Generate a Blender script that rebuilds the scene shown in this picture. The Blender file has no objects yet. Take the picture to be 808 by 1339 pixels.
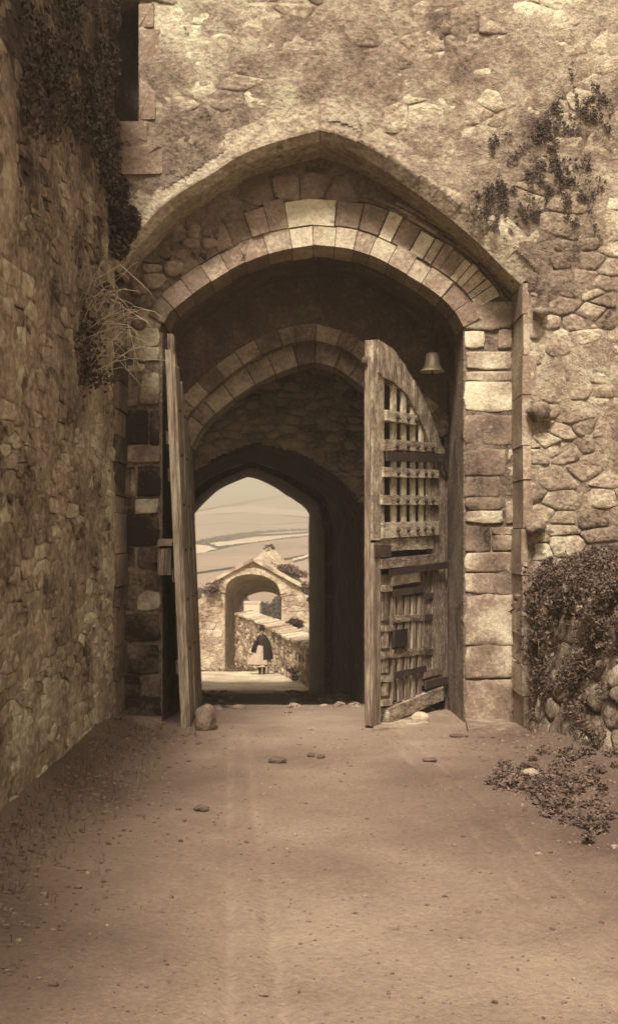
import bpy, math, random
import numpy as np
from mathutils import Vector

random.seed(7); RNG = np.random.default_rng(11)
SC = bpy.context.scene; COL = SC.collection

# ------------------------------------------------------------------ camera, sky, sun, exposure
EYE = 2.01; F = 1340.0; CX = 404.0; HY = 700.0          # measured in the photograph's own pixels
cd = bpy.data.cameras.new('camera'); cam = bpy.data.objects.new('camera', cd); COL.objects.link(cam)
cam.location = (0, 0, EYE); cam.rotation_euler = (math.radians(90), 0, 0)
cd.sensor_fit = 'VERTICAL'; cd.sensor_height = 36; cd.sensor_width = 36
cd.lens = 36 * F / 1339.0; cd.shift_y = (HY - 669.5) / 1339.0
cd.clip_start = 0.1; cd.clip_end = 6000
SC.camera = cam

SUN_EL, SUN_AZ = math.radians(53), math.radians(190)     # azimuth measured from +Y towards +X: behind the camera, a little left
wd = bpy.data.worlds.new('World'); SC.world = wd; wd.use_nodes = True
wn, wl = wd.node_tree.nodes, wd.node_tree.links
bg = wn['Background']; bg.inputs['Strength'].default_value = 0.078
sky = wn.new('ShaderNodeTexSky'); sky.sky_type = 'NISHITA'; sky.sun_disc = False
sky.sun_elevation = SUN_EL; sky.sun_rotation = SUN_AZ; sky.dust_density = 4.0; sky.air_density = 1.5
bw = wn.new('ShaderNodeRGBToBW'); tint = wn.new('ShaderNodeMixRGB'); tint.blend_type = 'MULTIPLY'; tint.inputs[0].default_value = 1
tint.inputs[2].default_value = (1.0, 0.93, 0.82, 1)      # the one brown-toned print colour of the sky
wl.new(sky.outputs[0], bw.inputs[0]); wl.new(bw.outputs[0], tint.inputs[1]); wl.new(tint.outputs[0], bg.inputs['Color'])
sl = bpy.data.lights.new('sun', 'SUN'); so = bpy.data.objects.new('sun', sl); COL.objects.link(so)
sl.energy = 3.1; sl.angle = math.radians(9); sl.color = (1.0, 0.94, 0.84)
sd = Vector((math.sin(SUN_AZ) * math.cos(SUN_EL), math.cos(SUN_AZ) * math.cos(SUN_EL), math.sin(SUN_EL)))
so.rotation_euler = sd.to_track_quat('Z', 'Y').to_euler(); so.location = sd * 60
SC.view_settings.view_transform = 'Standard'; SC.view_settings.look = 'None'
SC.view_settings.exposure = 1.56; SC.view_settings.gamma = 1

def pt(x, y, D):                                          # a measured point of the photograph at depth D
    return np.array(((x - CX) / F * D, D, EYE + (HY - y) / F * D))
def xz(pts, D):
    return np.array([((x - CX) / F * D, EYE + (HY - y) / F * D) for x, y in pts])

# ------------------------------------------------------------------ noise
def _hash(ix, iy, iz, s):
    h = (ix * 374761393 + iy * 668265263 + iz * 2147483647 + s * 974634777) & 0xffffffff
    h = ((h ^ (h >> 13)) * 1274126177) & 0xffffffff
    return ((h ^ (h >> 16)) & 0xffff) / 65535.0
def vnoise(p, s=0):
    p = np.asarray(p, float); i = np.floor(p).astype(np.int64); f = p - i; f = f * f * (3 - 2 * f)
    r = 0
    for a in (0, 1):
        for b in (0, 1):
            for c in (0, 1):
                w = (f[:, 0] if a else 1 - f[:, 0]) * (f[:, 1] if b else 1 - f[:, 1]) * (f[:, 2] if c else 1 - f[:, 2])
                r = r + w * _hash(i[:, 0] + a, i[:, 1] + b, i[:, 2] + c, s)
    return r - 0.5
def fbm(p, octv=4, s=0):
    p = np.asarray(p, float); r = 0; a = 1.0
    for k in range(octv):
        r = r + a * vnoise(p * 2 ** k + 13.7 * k, s + k); a *= 0.5
    return r

# ------------------------------------------------------------------ materials
def sep(l):                                               # everything is seen through one brown print: a grey value -> its brown
    g = 0.575 + 0.30 * min(l, 0.5) / 0.5; b = 0.42 + 0.18 * min(l, 0.5) / 0.5
    return (l * 1.16, l * 1.16 * g, l * 1.16 * b, 1)
MATS = {}
def mat(name, lo, mid, hi, sc=3.0, fine=22.0, bump=0.5, dist=0.02, stretch=(1, 1, 1), spots=0.0, spot_l=0.5, spot_sc=7.0, tonew=1.0, rough=0.93, metal=0.0, noisew=0.55, pits=0.0):
    m = bpy.data.materials.new(name); m.use_nodes = True; n, l = m.node_tree.nodes, m.node_tree.links
    b = n['Principled BSDF']; b.inputs['Roughness'].default_value = rough; b.inputs['Metallic'].default_value = metal
    b.inputs['Specular IOR Level'].default_value = 0.25
    tc = n.new('ShaderNodeNewGeometry'); mp = n.new('ShaderNodeMapping'); mp.inputs['Scale'].default_value = stretch
    l.new(tc.outputs['Position'], mp.inputs[0])
    n1 = n.new('ShaderNodeTexNoise'); n1.inputs['Scale'].default_value = sc; n1.inputs['Detail'].default_value = 5; n1.inputs['Roughness'].default_value = .62
    n2 = n.new('ShaderNodeTexNoise'); n2.inputs['Scale'].default_value = fine; n2.inputs['Detail'].default_value = 9; n2.inputs['Roughness'].default_value = .72
    l.new(mp.outputs[0], n1.inputs['Vector']); l.new(mp.outputs[0], n2.inputs['Vector'])
    at = n.new('ShaderNodeAttribute'); at.attribute_name = 'tone'
    def math_(op, a, bb):
        q = n.new('ShaderNodeMath'); q.operation = op
        for k, v in ((0, a), (1, bb)):
            if isinstance(v, (int, float)): q.inputs[k].default_value = v
            else: l.new(v, q.inputs[k])
        return q.outputs[0]
    s1 = math_('MULTIPLY', math_('SUBTRACT', n1.outputs[0], .5), noisew * 2)
    s2 = math_('MULTIPLY', math_('SUBTRACT', n2.outputs[0], .5), noisew * 2.4)
    v = math_('ADD', math_('ADD', s1, s2), math_('ADD', math_('MULTIPLY', at.outputs['Fac'], tonew), .5 * (1 - tonew)))
    cr = n.new('ShaderNodeValToRGB'); e = cr.color_ramp.elements
    e[0].position = 0; e[0].color = sep(lo); e[1].position = 1; e[1].color = sep(hi)
    q = cr.color_ramp.elements.new(.5); q.color = sep(mid); l.new(v, cr.inputs[0])
    colr = cr.outputs[0]
    if spots:
        n3 = n.new('ShaderNodeTexNoise'); n3.inputs['Scale'].default_value = spot_sc; n3.inputs['Detail'].default_value = 7; n3.inputs['Roughness'].default_value = .7
        l.new(mp.outputs[0], n3.inputs['Vector'])
        r3 = n.new('ShaderNodeValToRGB'); r3.color_ramp.elements[0].position = .66 - .2 * spots; r3.color_ramp.elements[1].position = .74 - .2 * spots
        l.new(n3.outputs[0], r3.inputs[0])
        mx = n.new('ShaderNodeMixRGB'); mx.inputs[2].default_value = sep(spot_l); l.new(r3.outputs[0], mx.inputs[0]); l.new(colr, mx.inputs[1]); colr = mx.outputs[0]
    l.new(colr, b.inputs['Base Color'])
    hgt = math_('ADD', math_('MULTIPLY', n1.outputs[0], 1.0), math_('MULTIPLY', n2.outputs[0], 1.1))
    if pits:
        vo = n.new('ShaderNodeTexVoronoi'); vo.inputs['Scale'].default_value = fine * 1.1; l.new(mp.outputs[0], vo.inputs['Vector'])
        hgt = math_('ADD', hgt, math_('MULTIPLY', math_('MINIMUM', vo.outputs['Distance'], .5), pits))
    bp = n.new('ShaderNodeBump'); bp.inputs['Strength'].default_value = bump; bp.inputs['Distance'].default_value = dist
    l.new(hgt, bp.inputs['Height']); l.new(bp.outputs[0], b.inputs['Normal'])
    MATS[name] = m; return m
M_WALL = mat('weathered_rubble', .05, .27, .56, sc=1.6, fine=15, bump=1.0, dist=.05, spots=.28, spot_l=.10, spot_sc=3.2, pits=.6, noisew=.66)
M_MORT = mat('lime_mortar', .06, .255, .52, sc=2.2, fine=20, bump=1.0, dist=.065, spots=.25, spot_l=.07, spot_sc=4.0, noisew=.66)
M_LEFT = mat('shaded_rubble', .05, .27, .54, sc=2.0, fine=14, bump=1.0, dist=.045, spots=.3, spot_l=.09, spot_sc=3.0, pits=.5, noisew=.66)
M_ASH = mat('dressed_stone', .022, .19, .52, sc=2.4, fine=24, bump=.65, dist=.018, spots=.18, spot_l=.08, spot_sc=6, noisew=.42, pits=.5)
M_DARK = mat('shaded_stone', .026, .085, .25, sc=2.4, fine=20, bump=.7, dist=.02, spots=.1, spot_l=.22, spot_sc=9)  # stone of passage and recesses, their shade painted into the colour
M_HALFSHADE = mat('half_shaded_stone', .035, .13, .36, sc=2.4, fine=20, bump=.8, dist=.03, spots=.15, spot_l=.05, spot_sc=6)  # lighter copy for ribs and cross wall, less passage shade painted in
M_WOOD = mat('weathered_oak', .03, .16, .42, sc=3.4, fine=14, bump=1, dist=.025, stretch=(6, 6, .4), noisew=.85)
M_PAINT = mat('flaking_oak', .03, .15, .46, sc=5.0, fine=22, bump=1, dist=.02, stretch=(2.2, 2.2, .9), spots=.42, spot_l=.48, spot_sc=12, noisew=.7)
M_RAIL = mat('flaking_rail', .03, .14, .44, sc=4.0, fine=18, bump=1, dist=.02, stretch=(1.1, 1.1, 4), spots=.45, spot_l=.46, spot_sc=10, noisew=.75)
M_RECESS = mat('recess_shade_oak', .025, .085, .2, sc=3.4, fine=14, bump=1, dist=.02, stretch=(6, 6, .5), noisew=.6)  # backing oak darkened: shade of the lattice recesses painted in
M_IRON = mat('rusty_iron', .015, .045, .12, sc=6, fine=40, bump=.5, dist=.006, rough=.75)
M_DIRT = mat('trodden_earth', .08, .165, .275, sc=.9, fine=30, bump=.9, dist=.02, noisew=.36, pits=.2, spots=.16, spot_l=.10, spot_sc=5)
M_SUNROAD = mat('sunlit_road', .11, .29, .46, sc=.9, fine=7, bump=1, dist=.06, noisew=.8, spots=.2, spot_l=.1, spot_sc=1.5)  # road beyond the passage, sunlight painted in as a paler colour
M_PEB = mat('grit', .05, .16, .34, sc=8, fine=40, bump=.5, dist=.01)
M_LEAF = mat('ivy_leaf', .014, .04, .11, sc=3, fine=9, bump=.1, noisew=.4, rough=.6)
M_WEED = mat('weed_leaf', .025, .08, .19, sc=3, fine=9, bump=.1, noisew=.4, rough=.7)
M_STEM = mat('dry_stem', .06, .2, .42, sc=3, fine=9, bump=.1)
M_BELL = mat('bell_metal', .22, .42, .58, sc=4, fine=14, bump=.08, dist=.004, rough=.42, metal=.25, noisew=.3)
M_PALE = mat('pale_limestone', .07, .225, .43, sc=1.6, fine=7, bump=.9, dist=.05, spots=.3, spot_l=.10, spot_sc=1.8, noisew=.7)
M_GRASS = mat('down_grass', .13, .2, .28, sc=.05, fine=.9, bump=.0, noisew=.25)
M_FPALE = mat('stubble_field', .18, .27, .37, sc=.03, fine=.25, bump=.0, noisew=.5)
M_FMID = mat('pasture_field', .12, .21, .31, sc=.03, fine=.25, bump=.0, noisew=.5)
M_HEDGE = mat('hedge_leaf', .02, .045, .09, sc=.5, fine=3, bump=.0, noisew=.4)
M_WHITE = mat('limewash', .25, .38, .5, sc=1, fine=6, bump=.1, noisew=.2)
M_SKIN = mat('skin', .22, .3, .38, sc=4, fine=20, bump=.05, noisew=.15, rough=.6)
M_CLOAK = mat('dark_wool', .006, .014, .03, sc=4, fine=30, bump=.3, noisew=.4)
M_SKIRT = mat('light_cotton', .15, .26, .38, sc=4, fine=30, bump=.2, noisew=.25)
M_HAIR = mat('brown_hair', .02, .05, .08, sc=8, fine=40, bump=.2)

# ------------------------------------------------------------------ object helpers
def tag(o, label=None, cat=None, group=None, kind=None):
    if label: o['label'] = label
    if cat: o['category'] = cat
    if group: o['group'] = group
    if kind: o['kind'] = kind
    return o
def thing(name, loc, label, cat, group=None):
    o = bpy.data.objects.new(name, None); COL.objects.link(o); o.location = loc; o.empty_display_size = .1
    return tag(o, label, cat, group)
def wloc(o):
    v = Vector(o.location)
    while o.parent: o = o.parent; v += o.location
    return v
def add(name, verts, faces, m, parent=None, tone=None, smooth=True, centre=None, kind=None):
    v = np.asarray(verts, float).reshape(-1, 3)
    c = np.asarray(centre, float) if centre is not None else np.array(((v[:, 0].min() + v[:, 0].max()) / 2, (v[:, 1].min() + v[:, 1].max()) / 2, v[:, 2].min()))
    me = bpy.data.meshes.new(name); me.from_pydata((v - c).tolist(), [], faces if isinstance(faces, list) else faces.tolist()); me.materials.append(m)
    a = me.attributes.new('tone', 'FLOAT', 'POINT')
    a.data.foreach_set('value', np.full(len(v), .5 if tone is None else tone) if np.isscalar(tone) or tone is None else np.asarray(tone, float))
    if smooth: me.polygons.foreach_set('use_smooth', [True] * len(me.polygons))
    o = bpy.data.objects.new(name, me); COL.objects.link(o)
    if parent is not None:
        o.parent = parent; o.location = Vector(c) - wloc(parent)
    else: o.location = c
    if kind: o['kind'] = kind
    return o
class MB:
    def __init__(s): s.v = []; s.f = []; s.t = []
    def put(s, v, f, tone=.5):
        b = len(s.v); s.v += [tuple(q) for q in v]; s.f += [tuple(b + i for i in q) for q in f]; s.t += [tone] * len(v); return s
    def build(s, name, m, parent=None, smooth=True, kind=None, centre=None):
        return add(name, s.v, s.f, m, parent, s.t, smooth, centre, kind)
def box_vf(x0, x1, y0, y1, z0, z1):
    v = [(x0, y0, z0), (x1, y0, z0), (x1, y1, z0), (x0, y1, z0), (x0, y0, z1), (x1, y0, z1), (x1, y1, z1), (x0, y1, z1)]
    return v, [(0, 3, 2, 1), (4, 5, 6, 7), (0, 1, 5, 4), (1, 2, 6, 5), (2, 3, 7, 6), (3, 0, 4, 7)]
def lathe_vf(prof, n=20, c=(0, 0, 0)):
    v = [(c[0] + r * math.cos(6.2832 * i / n), c[1] + r * math.sin(6.2832 * i / n), c[2] + z) for r, z in prof for i in range(n)]
    f = [(k * n + i, k * n + (i + 1) % n, (k + 1) * n + (i + 1) % n, (k + 1) * n + i) for k in range(len(prof) - 1) for i in range(n)]
    return v, f
def tube_vf(path, rad, n=6):
    path = np.asarray(path, float); v = []; f = []
    for i, p in enumerate(path):
        t = path[min(i + 1, len(path) - 1)] - path[max(i - 1, 0)]; t /= max(np.linalg.norm(t), 1e-9)
        a = np.cross(t, (0, 0, 1) if abs(t[2]) < .9 else (1, 0, 0)); a /= np.linalg.norm(a); b = np.cross(t, a)
        r = rad[i] if not np.isscalar(rad) else rad
        v += [tuple(p + r * (a * math.cos(6.2832 * k / n) + b * math.sin(6.2832 * k / n))) for k in range(n)]
    for i in range(len(path) - 1):
        f += [(i * n + k, i * n + (k + 1) % n, (i + 1) * n + (k + 1) % n, (i + 1) * n + k) for k in range(n)]
    f += [tuple(range(n))[::-1], tuple((len(path) - 1) * n + k for k in range(n))]
    return v, f
def blob_vf(c, r, seed=0, n=9, m=7, amp=.25, fr=2.0):
    """a lumpy stone"""
    v = []; f = []
    for j in range(m + 1):
        th = math.pi * j / m
        for i in range(n):
            ph = 6.2832 * i / n; v.append((math.sin(th) * math.cos(ph), math.sin(th) * math.sin(ph), math.cos(th)))
    v = np.array(v)[:, [2, 0, 1]]; d = 1 + amp * 2 * fbm(v * fr + seed * 7.1, 2, seed); v = v * d[:, None] * np.array(r) + np.array(c)
    for j in range(m):
        f += [(j * n + i, (j + 1) * n + i, (j + 1) * n + (i + 1) % n, j * n + (i + 1) % n) for i in range(n)]
    return v, f

# ------------------------------------------------------------------ stones laid in a wall
def clip(poly, nx, ny, d):
    out = []
    for i in range(len(poly)):
        a = poly[i]; b = poly[(i + 1) % len(poly)]; da = a[0] * nx + a[1] * ny - d; db = b[0] * nx + b[1] * ny - d
        if da <= 0: out.append(a)
        if da * db < 0:
            t = da / (da - db); out.append((a[0] + t * (b[0] - a[0]), a[1] + t * (b[1] - a[1])))
    return out
def cells(u0, u1, v0, v1, w, h, jit=.42, keep=None, seed=1, wvar=.5):
    """irregular courses of stones: Voronoi cells of jittered rows, wider than tall"""
    R = random.Random(seed); S = []; v = v0 - h
    while v < v1 + h:
        hh = h * R.uniform(.5, 1.7); u = u0 - w * R.random()
        while u < u1 + w:
            ww = w * R.uniform(1 - wvar, 1 + wvar); S.append((u + ww / 2, v + hh / 2 + R.uniform(-jit, jit) * h)); u += ww
        v += hh
    S = np.array(S); k = w / h; T = S * np.array((1, k)); out = []
    for i in range(len(S)):
        if not (u0 - w * .3 < S[i, 0] < u1 + w * .3 and v0 - h * .3 < S[i, 1] < v1 + h * .3): continue
        if keep is not None and not keep(S[i, 0], S[i, 1]): continue
        dd = ((T - T[i]) ** 2).sum(1); nb = np.argsort(dd)[1:17]; q = 2.2 * w
        poly = [(T[i, 0] - q, T[i, 1] - q), (T[i, 0] + q, T[i, 1] - q), (T[i, 0] + q, T[i, 1] + q), (T[i, 0] - q, T[i, 1] + q)]
        for j in nb:
            n_ = T[j] - T[i]; poly = clip(poly, n_[0], n_[1], (T[j] @ T[j] - T[i] @ T[i]) / 2)
            if len(poly) < 3: break
        if len(poly) < 3: continue
        poly = clip(clip(clip(clip(poly, 1, 0, u1), -1, 0, -u0), 0, 1, v1 * k), 0, -1, -v0 * k)
        if len(poly) >= 3: out.append([(a, b / k) for a, b in poly])
    return out
def area(p):
    p = np.asarray(p); return abs(np.sum(p[:, 0] * np.roll(p[:, 1], -1) - np.roll(p[:, 0], -1) * p[:, 1])) / 2
def roundpoly(poly, gap, cut=.24, R=random):
    p = np.asarray(poly, float); c = p.mean(0)
    # shrink by moving every edge in
    e = np.roll(p, -1, 0) - p; L = np.maximum(np.linalg.norm(e, axis=1), 1e-6); s = 1 if np.sum(p[:, 0] * np.roll(p[:, 1], -1) - np.roll(p[:, 0], -1) * p[:, 1]) > 0 else -1
    if s < 0: p = p[::-1]; e = np.roll(p, -1, 0) - p; L = np.maximum(np.linalg.norm(e, axis=1), 1e-6)
    q = [tuple(a) for a in p]
    for i in range(len(p)):
        nx, ny = e[i][1] / L[i], -e[i][0] / L[i]; g = gap * R.uniform(.4, 1.6); q = clip(q, nx, ny, p[i] @ np.array((nx, ny)) - g)
        if len(q) < 3: return None
    p = np.array(q); out = []
    for i in range(len(p)):
        a, b = p[i], p[(i + 1) % len(p)]; out.append(a + cut * (b - a)); out.append(b - cut * (b - a))
    out = np.array(out)
    while len(out) > 10:
        d = np.linalg.norm(np.roll(out, -1, 0) - out, axis=1); i = int(np.argmin(d)); j = (i + 1) % len(out)
        out[i] = (out[i] + out[j]) / 2; out = np.delete(out, j, 0)
    return out
def stone_vf(poly, fr, h, depth, bev, R=random, tilt=.35, rough=.25, flat=False):
    """poly in wall coordinates -> a proud, domed, tilted stone.  fr = (origin, u axis, v axis, outward normal)"""
    o, ux, uy, n = fr; k = len(poly); c = poly.mean(0); d = poly - c; r = np.linalg.norm(d, axis=1).mean()
    tx, ty = R.uniform(-tilt, tilt), R.uniform(-tilt, tilt); V = []
    def w(p, z): return o + ux * p[0] + uy * p[1] + n * z
    for p in poly: V.append(w(p, -depth))
    jit = [h * (1 + R.uniform(-rough, rough)) for _ in range(k)]
    for i, p in enumerate(poly):
        V.append(w(c + d[i] * (1 + R.uniform(-.03, .03)), jit[i] * .45 + h * (d[i][0] * tx + d[i][1] * ty) / r * .6))
    ins = max(.35, 1 - bev / max(r, .01))
    for i, p in enumerate(poly):
        V.append(w(c + d[i] * ins * (1 + R.uniform(-.07, .07)), jit[i] + h * (d[i][0] * tx + d[i][1] * ty) / r))
    if not flat: V.append(w(c + d.mean(0) + d[R.randrange(k)] * .3, h * (1.12 + R.uniform(-.2, .25))))
    Fc = [(i, (i + 1) % k, k + (i + 1) % k, k + i) for i in range(k)] + [(k + i, k + (i + 1) % k, 2 * k + (i + 1) % k, 2 * k + i) for i in range(k)]
    Fc += [tuple(range(2 * k, 3 * k))] if flat else [(2 * k + i, 2 * k + (i + 1) % k, 3 * k) for i in range(k)]
    return V, Fc
def rough_vf(poly, fr, h, depth, R=random, tilt=.35, amp=.012, sd=0, crisp=False):
    """a weathered stone: ragged outline, worn arrises, uneven face"""
    o, ux, uy, n = fr; p = np.asarray(poly); out = []
    for i in range(len(p)):
        a, b = p[i], p[(i + 1) % len(p)]; out.append(a)
        if np.linalg.norm(b - a) > .075: out.append((a + b) / 2)
    p = np.array(out); k = len(p); c = p.mean(0); d = p - c; r = np.linalg.norm(d, axis=1).mean(); tx, ty = R.uniform(-tilt, tilt), R.uniform(-tilt, tilt)
    q3 = np.column_stack([p * 17, np.full(k, sd * 1.7)]); d = d * (1 + .16 * vnoise(q3, 3))[:, None]
    rings = [(1.0, -depth), (1.0, h * .55), (1.0, h * .55), (.972, h * .9), (.8, h)] if crisp else [(1.0, -depth), (1.0, h * .25), (1.0, h * .25), (.93, h * .8), (.6, h)]; P2 = np.vstack([c + d * f for f, _ in rings] + [c[None]]); H = np.concatenate([np.full(k, z) for _, z in rings] + [[h * 1.05]])
    rel = (P2 - c) / max(r, .01); face = np.arange(len(H)) >= k
    H = H + face * (h * (rel[:, 0] * tx + rel[:, 1] * ty) * .8 + amp * 2 * fbm(np.column_stack([P2 * 9, np.full(len(H), sd * 2.3)]), 3, 5))
    V = o + np.outer(P2[:, 0], ux) + np.outer(P2[:, 1], uy) + np.outer(H, n)
    Fc = [(j * k + i, j * k + (i + 1) % k, (j + 1) * k + (i + 1) % k, (j + 1) * k + i) for j in (0, 2, 3) for i in range(k)] + [(4 * k + i, 4 * k + (i + 1) % k, 5 * k) for i in range(k)]
    return V, Fc
def lay(polys, fr, m, parent, name='stone', gap=.012, h=.04, depth=.08, bev=.03, tone=lambda c: RNG.uniform(.25, .75), pool=None, seed=3, tilt=.35, cut=.24, rough=.25, smooth=False, worn=False, amp=.012):
    """collect stones; pool = list of (apparent size, builder) so that the largest 300 become objects"""
    R = random.Random(seed); items = []
    for p in polys:
        q = roundpoly(p, gap, cut, R)
        if q is None or len(q) < 4 or area(q) < .0012: continue
        hh = h * R.uniform(.5, 1.5); V, Fc = rough_vf(q, fr, hh, depth, R, tilt, amp, R.random() * 90) if worn else stone_vf(q, fr, hh, depth, bev, R, tilt, rough)
        c = np.mean(V, 0); ar = area(q) / max(c[1], 3) ** 2 * (1 if c[0] < 3.5 else .001)
        items.append((ar, V, Fc, float(np.clip(tone(c), 0.02, .98)), m, parent, name, smooth))
    if pool is not None: pool += items
    else:
        for it in items: add(name, it[1], it[2], m, parent, it[3], smooth=False)
    return items
def flush(pool, limit, stuffname, stuffparent):
    pool.sort(key=lambda q: -q[0]); rest = {}
    for it in pool[:limit]: add(it[6], it[1], it[2], it[4], it[5], it[3], smooth=it[7])
    for it in pool[limit:]: rest.setdefault(it[4].name, MB()).put(it[1], it[2], it[3])
    for k, mb in rest.items(): mb.build(stuffname, MATS[k], stuffparent, kind='stuff', smooth=False)
def rect(u0, v0, u1, v1): return [(u0, v0), (u1, v0), (u1, v1), (u0, v1)]
def sheet(name, fr, u0, u1, v0, v1, step, amp, m, parent, keep=None, freq=2.5, tone=.5, seed=0, base=0.0, kind=None):
    """a rough face of mortar with the openings cut out of it"""
    o, ux, uy, n = [np.asarray(a, float) for a in fr]
    nu, nv = max(2, int((u1 - u0) / step)), max(2, int((v1 - v0) / step))
    U, Vv = np.meshgrid(np.linspace(u0, u1, nu + 1), np.linspace(v0, v1, nv + 1)); U = U.ravel(); Vv = Vv.ravel()
    P = o + np.outer(U, ux) + np.outer(Vv, uy); d = (base(P) if callable(base) else base) + amp * fbm(P * freq, 5, seed) + amp * .25 * vnoise(P * 22, seed + 9); P = P + np.outer(d, n)
    j, i = np.meshgrid(np.arange(nv), np.arange(nu), indexing='ij'); a = (j * (nu + 1) + i).ravel()
    Q = np.stack([a, a + 1, a + nu + 2, a + nu + 1], 1)
    if keep is not None:
        cu = (U[Q[:, 0]] + U[Q[:, 2]]) / 2; cv = (Vv[Q[:, 0]] + Vv[Q[:, 2]]) / 2; Q = Q[keep(cu, cv)]
    used = np.unique(Q); idx = np.full(len(P), -1); idx[used] = np.arange(len(used))
    t = tone if np.isscalar(tone) else tone(P[used])
    return add(name, P[used], idx[Q].tolist(), m, parent, t, kind=kind)

# ------------------------------------------------------------------ arch curves (world X, Z)
def spl(pts, n=40):
    p = np.asarray(pts, float); q = np.vstack([2 * p[0] - p[1], p, 2 * p[-1] - p[-2]]); out = []
    for i in range(len(p) - 1):
        a, b, c, d = q[i:i + 4]
        for t in np.linspace(0, 1, 12, endpoint=False):
            out.append(.5 * (2 * b + (c - a) * t + (2 * a - 5 * b + 4 * c - d) * t * t + (3 * b - a - 3 * c + d) * t ** 3))
    out.append(p[-1]); out = np.array(out); L = np.r_[0, np.cumsum(np.linalg.norm(np.diff(out, axis=0), axis=1))]
    s = np.linspace(0, L[-1], n); return np.stack([np.interp(s, L, out[:, 0]), np.interp(s, L, out[:, 1])], 1)
class Arch:
    def __init__(s, left, right):                        # both halves given from the left springing to the right springing
        s.a = spl(left, 40); s.b = spl(right, 40); s.c = np.vstack([s.a, s.b[1:]]); s.n = len(s.c)
        s.L = np.r_[0, np.cumsum(np.linalg.norm(np.diff(s.c, axis=0), axis=1))]; s.len = s.L[-1]; s.apex = s.L[39]
        t = np.gradient(s.c, axis=0); t /= np.linalg.norm(t, axis=1)[:, None]; s.nrm = np.stack([-t[:, 1], t[:, 0]], 1)
        s.x0, s.x1 = s.c[0, 0], s.c[-1, 0]
    def at(s, d, r=0):
        p = np.array((np.interp(d, s.L, s.c[:, 0]), np.interp(d, s.L, s.c[:, 1]))); q = np.array((np.interp(d, s.L, s.nrm[:, 0]), np.interp(d, s.L, s.nrm[:, 1])))
        return p + r * q / np.linalg.norm(q)
    def inside(s, X, Z, r=0):                            # vectorised: within the opening widened by r
        c = s.c + r * s.nrm; o = np.argsort(c[:, 0]); top = np.interp(X, c[o, 0], c[o, 1])
        return (X > s.x0 - r) & (X < s.x1 + r) & (Z < np.where((X < c[o, 0][0]) | (X > c[o, 0][-1]), np.minimum(s.c[0, 1], s.c[-1, 1]), top))
    def loop(s, zb, r=0):
        c = s.c + r * s.nrm; return np.vstack([(s.x0 - r, zb), c, (s.x1 + r, zb)])
    def move(s, dx, dz):
        import copy; q = copy.deepcopy(s); q.c = q.c + (dx, dz); q.x0 += dx; q.x1 += dx; return q

OUT = Arch(xz([(155, 356), (171, 331), (192, 309), (227, 273), (286, 236), (322, 213), (369, 196), (418, 183)], 11.05),
           xz([(418, 183), (448, 191), (495, 216), (543, 250), (591, 286), (629, 319), (657, 347), (682, 371)], 11.05))
INN = Arch(xz([(212, 429), (228, 405), (270, 373), (312, 348), (359, 330), (410, 321)], 11.55),
           xz([(410, 321), (457, 326), (490, 337), (529, 358), (567, 382), (590, 403), (606, 431)], 11.55))
MID = Arch(xz([(240, 556), (254, 534), (293, 497), (330, 471), (374, 451), (412, 445)], 12.9),
           xz([(412, 445), (450, 457), (482, 481), (520, 515), (560, 548), (576, 572)], 12.9))
MI2 = Arch(xz([(250, 585), (267, 557), (304, 523), (345, 497), (385, 480), (412, 474)], 13.15),
           xz([(412, 474), (440, 482), (467, 501), (505, 530), (545, 562), (560, 585)], 13.15))
ENT = Arch(xz([(196, 672), (225, 640), (256, 616), (295, 595), (334, 581)], 15.4), xz([(334, 581), (386, 592), (423, 613), (450, 634), (480, 668)], 15.4))
EXI = Arch(xz([(252, 678), (255, 671), (275, 650), (292, 637), (327, 622)], 26.0), xz([(327, 622), (355, 635), (376, 648), (395, 660), (404, 670)], 26.0))

GY = np.array([-30, 8.5, 11.3, 12.9, 15.4, 26, 36, 46, 55]); GZ = np.array([0, 0, -.07, -.18, -.55, -1.93, -2.83, -4.1, -5.2])
def gz(y): return np.interp(y, GY, GZ)

# ================================================================== GATEHOUSE
gate = thing('gatehouse', (0, 11, 0), 'medieval stone gatehouse with tall pointed outer arch and dark vaulted passage', 'gatehouse')
FA = (np.array((0, 11.0, 0.)), np.array((1., 0, 0)), np.array((0, 0, 1.)), np.array((0, -1., 0)))
FB = (np.array((0, 11.55, 0.)),) + FA[1:]; FC = (np.array((0, 12.9, 0.)),) + FA[1:]; FE = (np.array((0, 15.4, 0.)),) + FA[1:]
ZT = 9.2
WX0, WX1, WZ0, WZ1 = -2.6, (182 - CX) / 121.8, 2.01 + (700 - 160) / 121.8, 8.15     # the dark opening top left
def inA(X, Z, r): return ~OUT.inside(X, Z, r) & ~((X > WX0) & (X < WX1) & (Z > WZ0) & (Z < WZ1))
def toneA(P):
    return np.clip(.50 + .5 * fbm(P * .8, 3, 5) + .3 * fbm(P * 2.7, 3, 6) + .10 * np.clip((P[:, 2] - 5) / 3, 0, 1), .1, .95)
sheet('wall_face', FA, -2.6, 5.2, -.4, ZT, .026, .06, M_MORT, gate, keep=lambda X, Z: np.where(Z > 4.82, inA(X, Z, .2), inA(X, Z, .045)), freq=2.6, tone=toneA, seed=2, base=lambda P: .012 + .012 * (P[:, 2] > 4.6))
POOL = []
def tA(c): return float(toneA(np.array([c]))[0]) + RNG.normal(0, .10)
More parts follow.
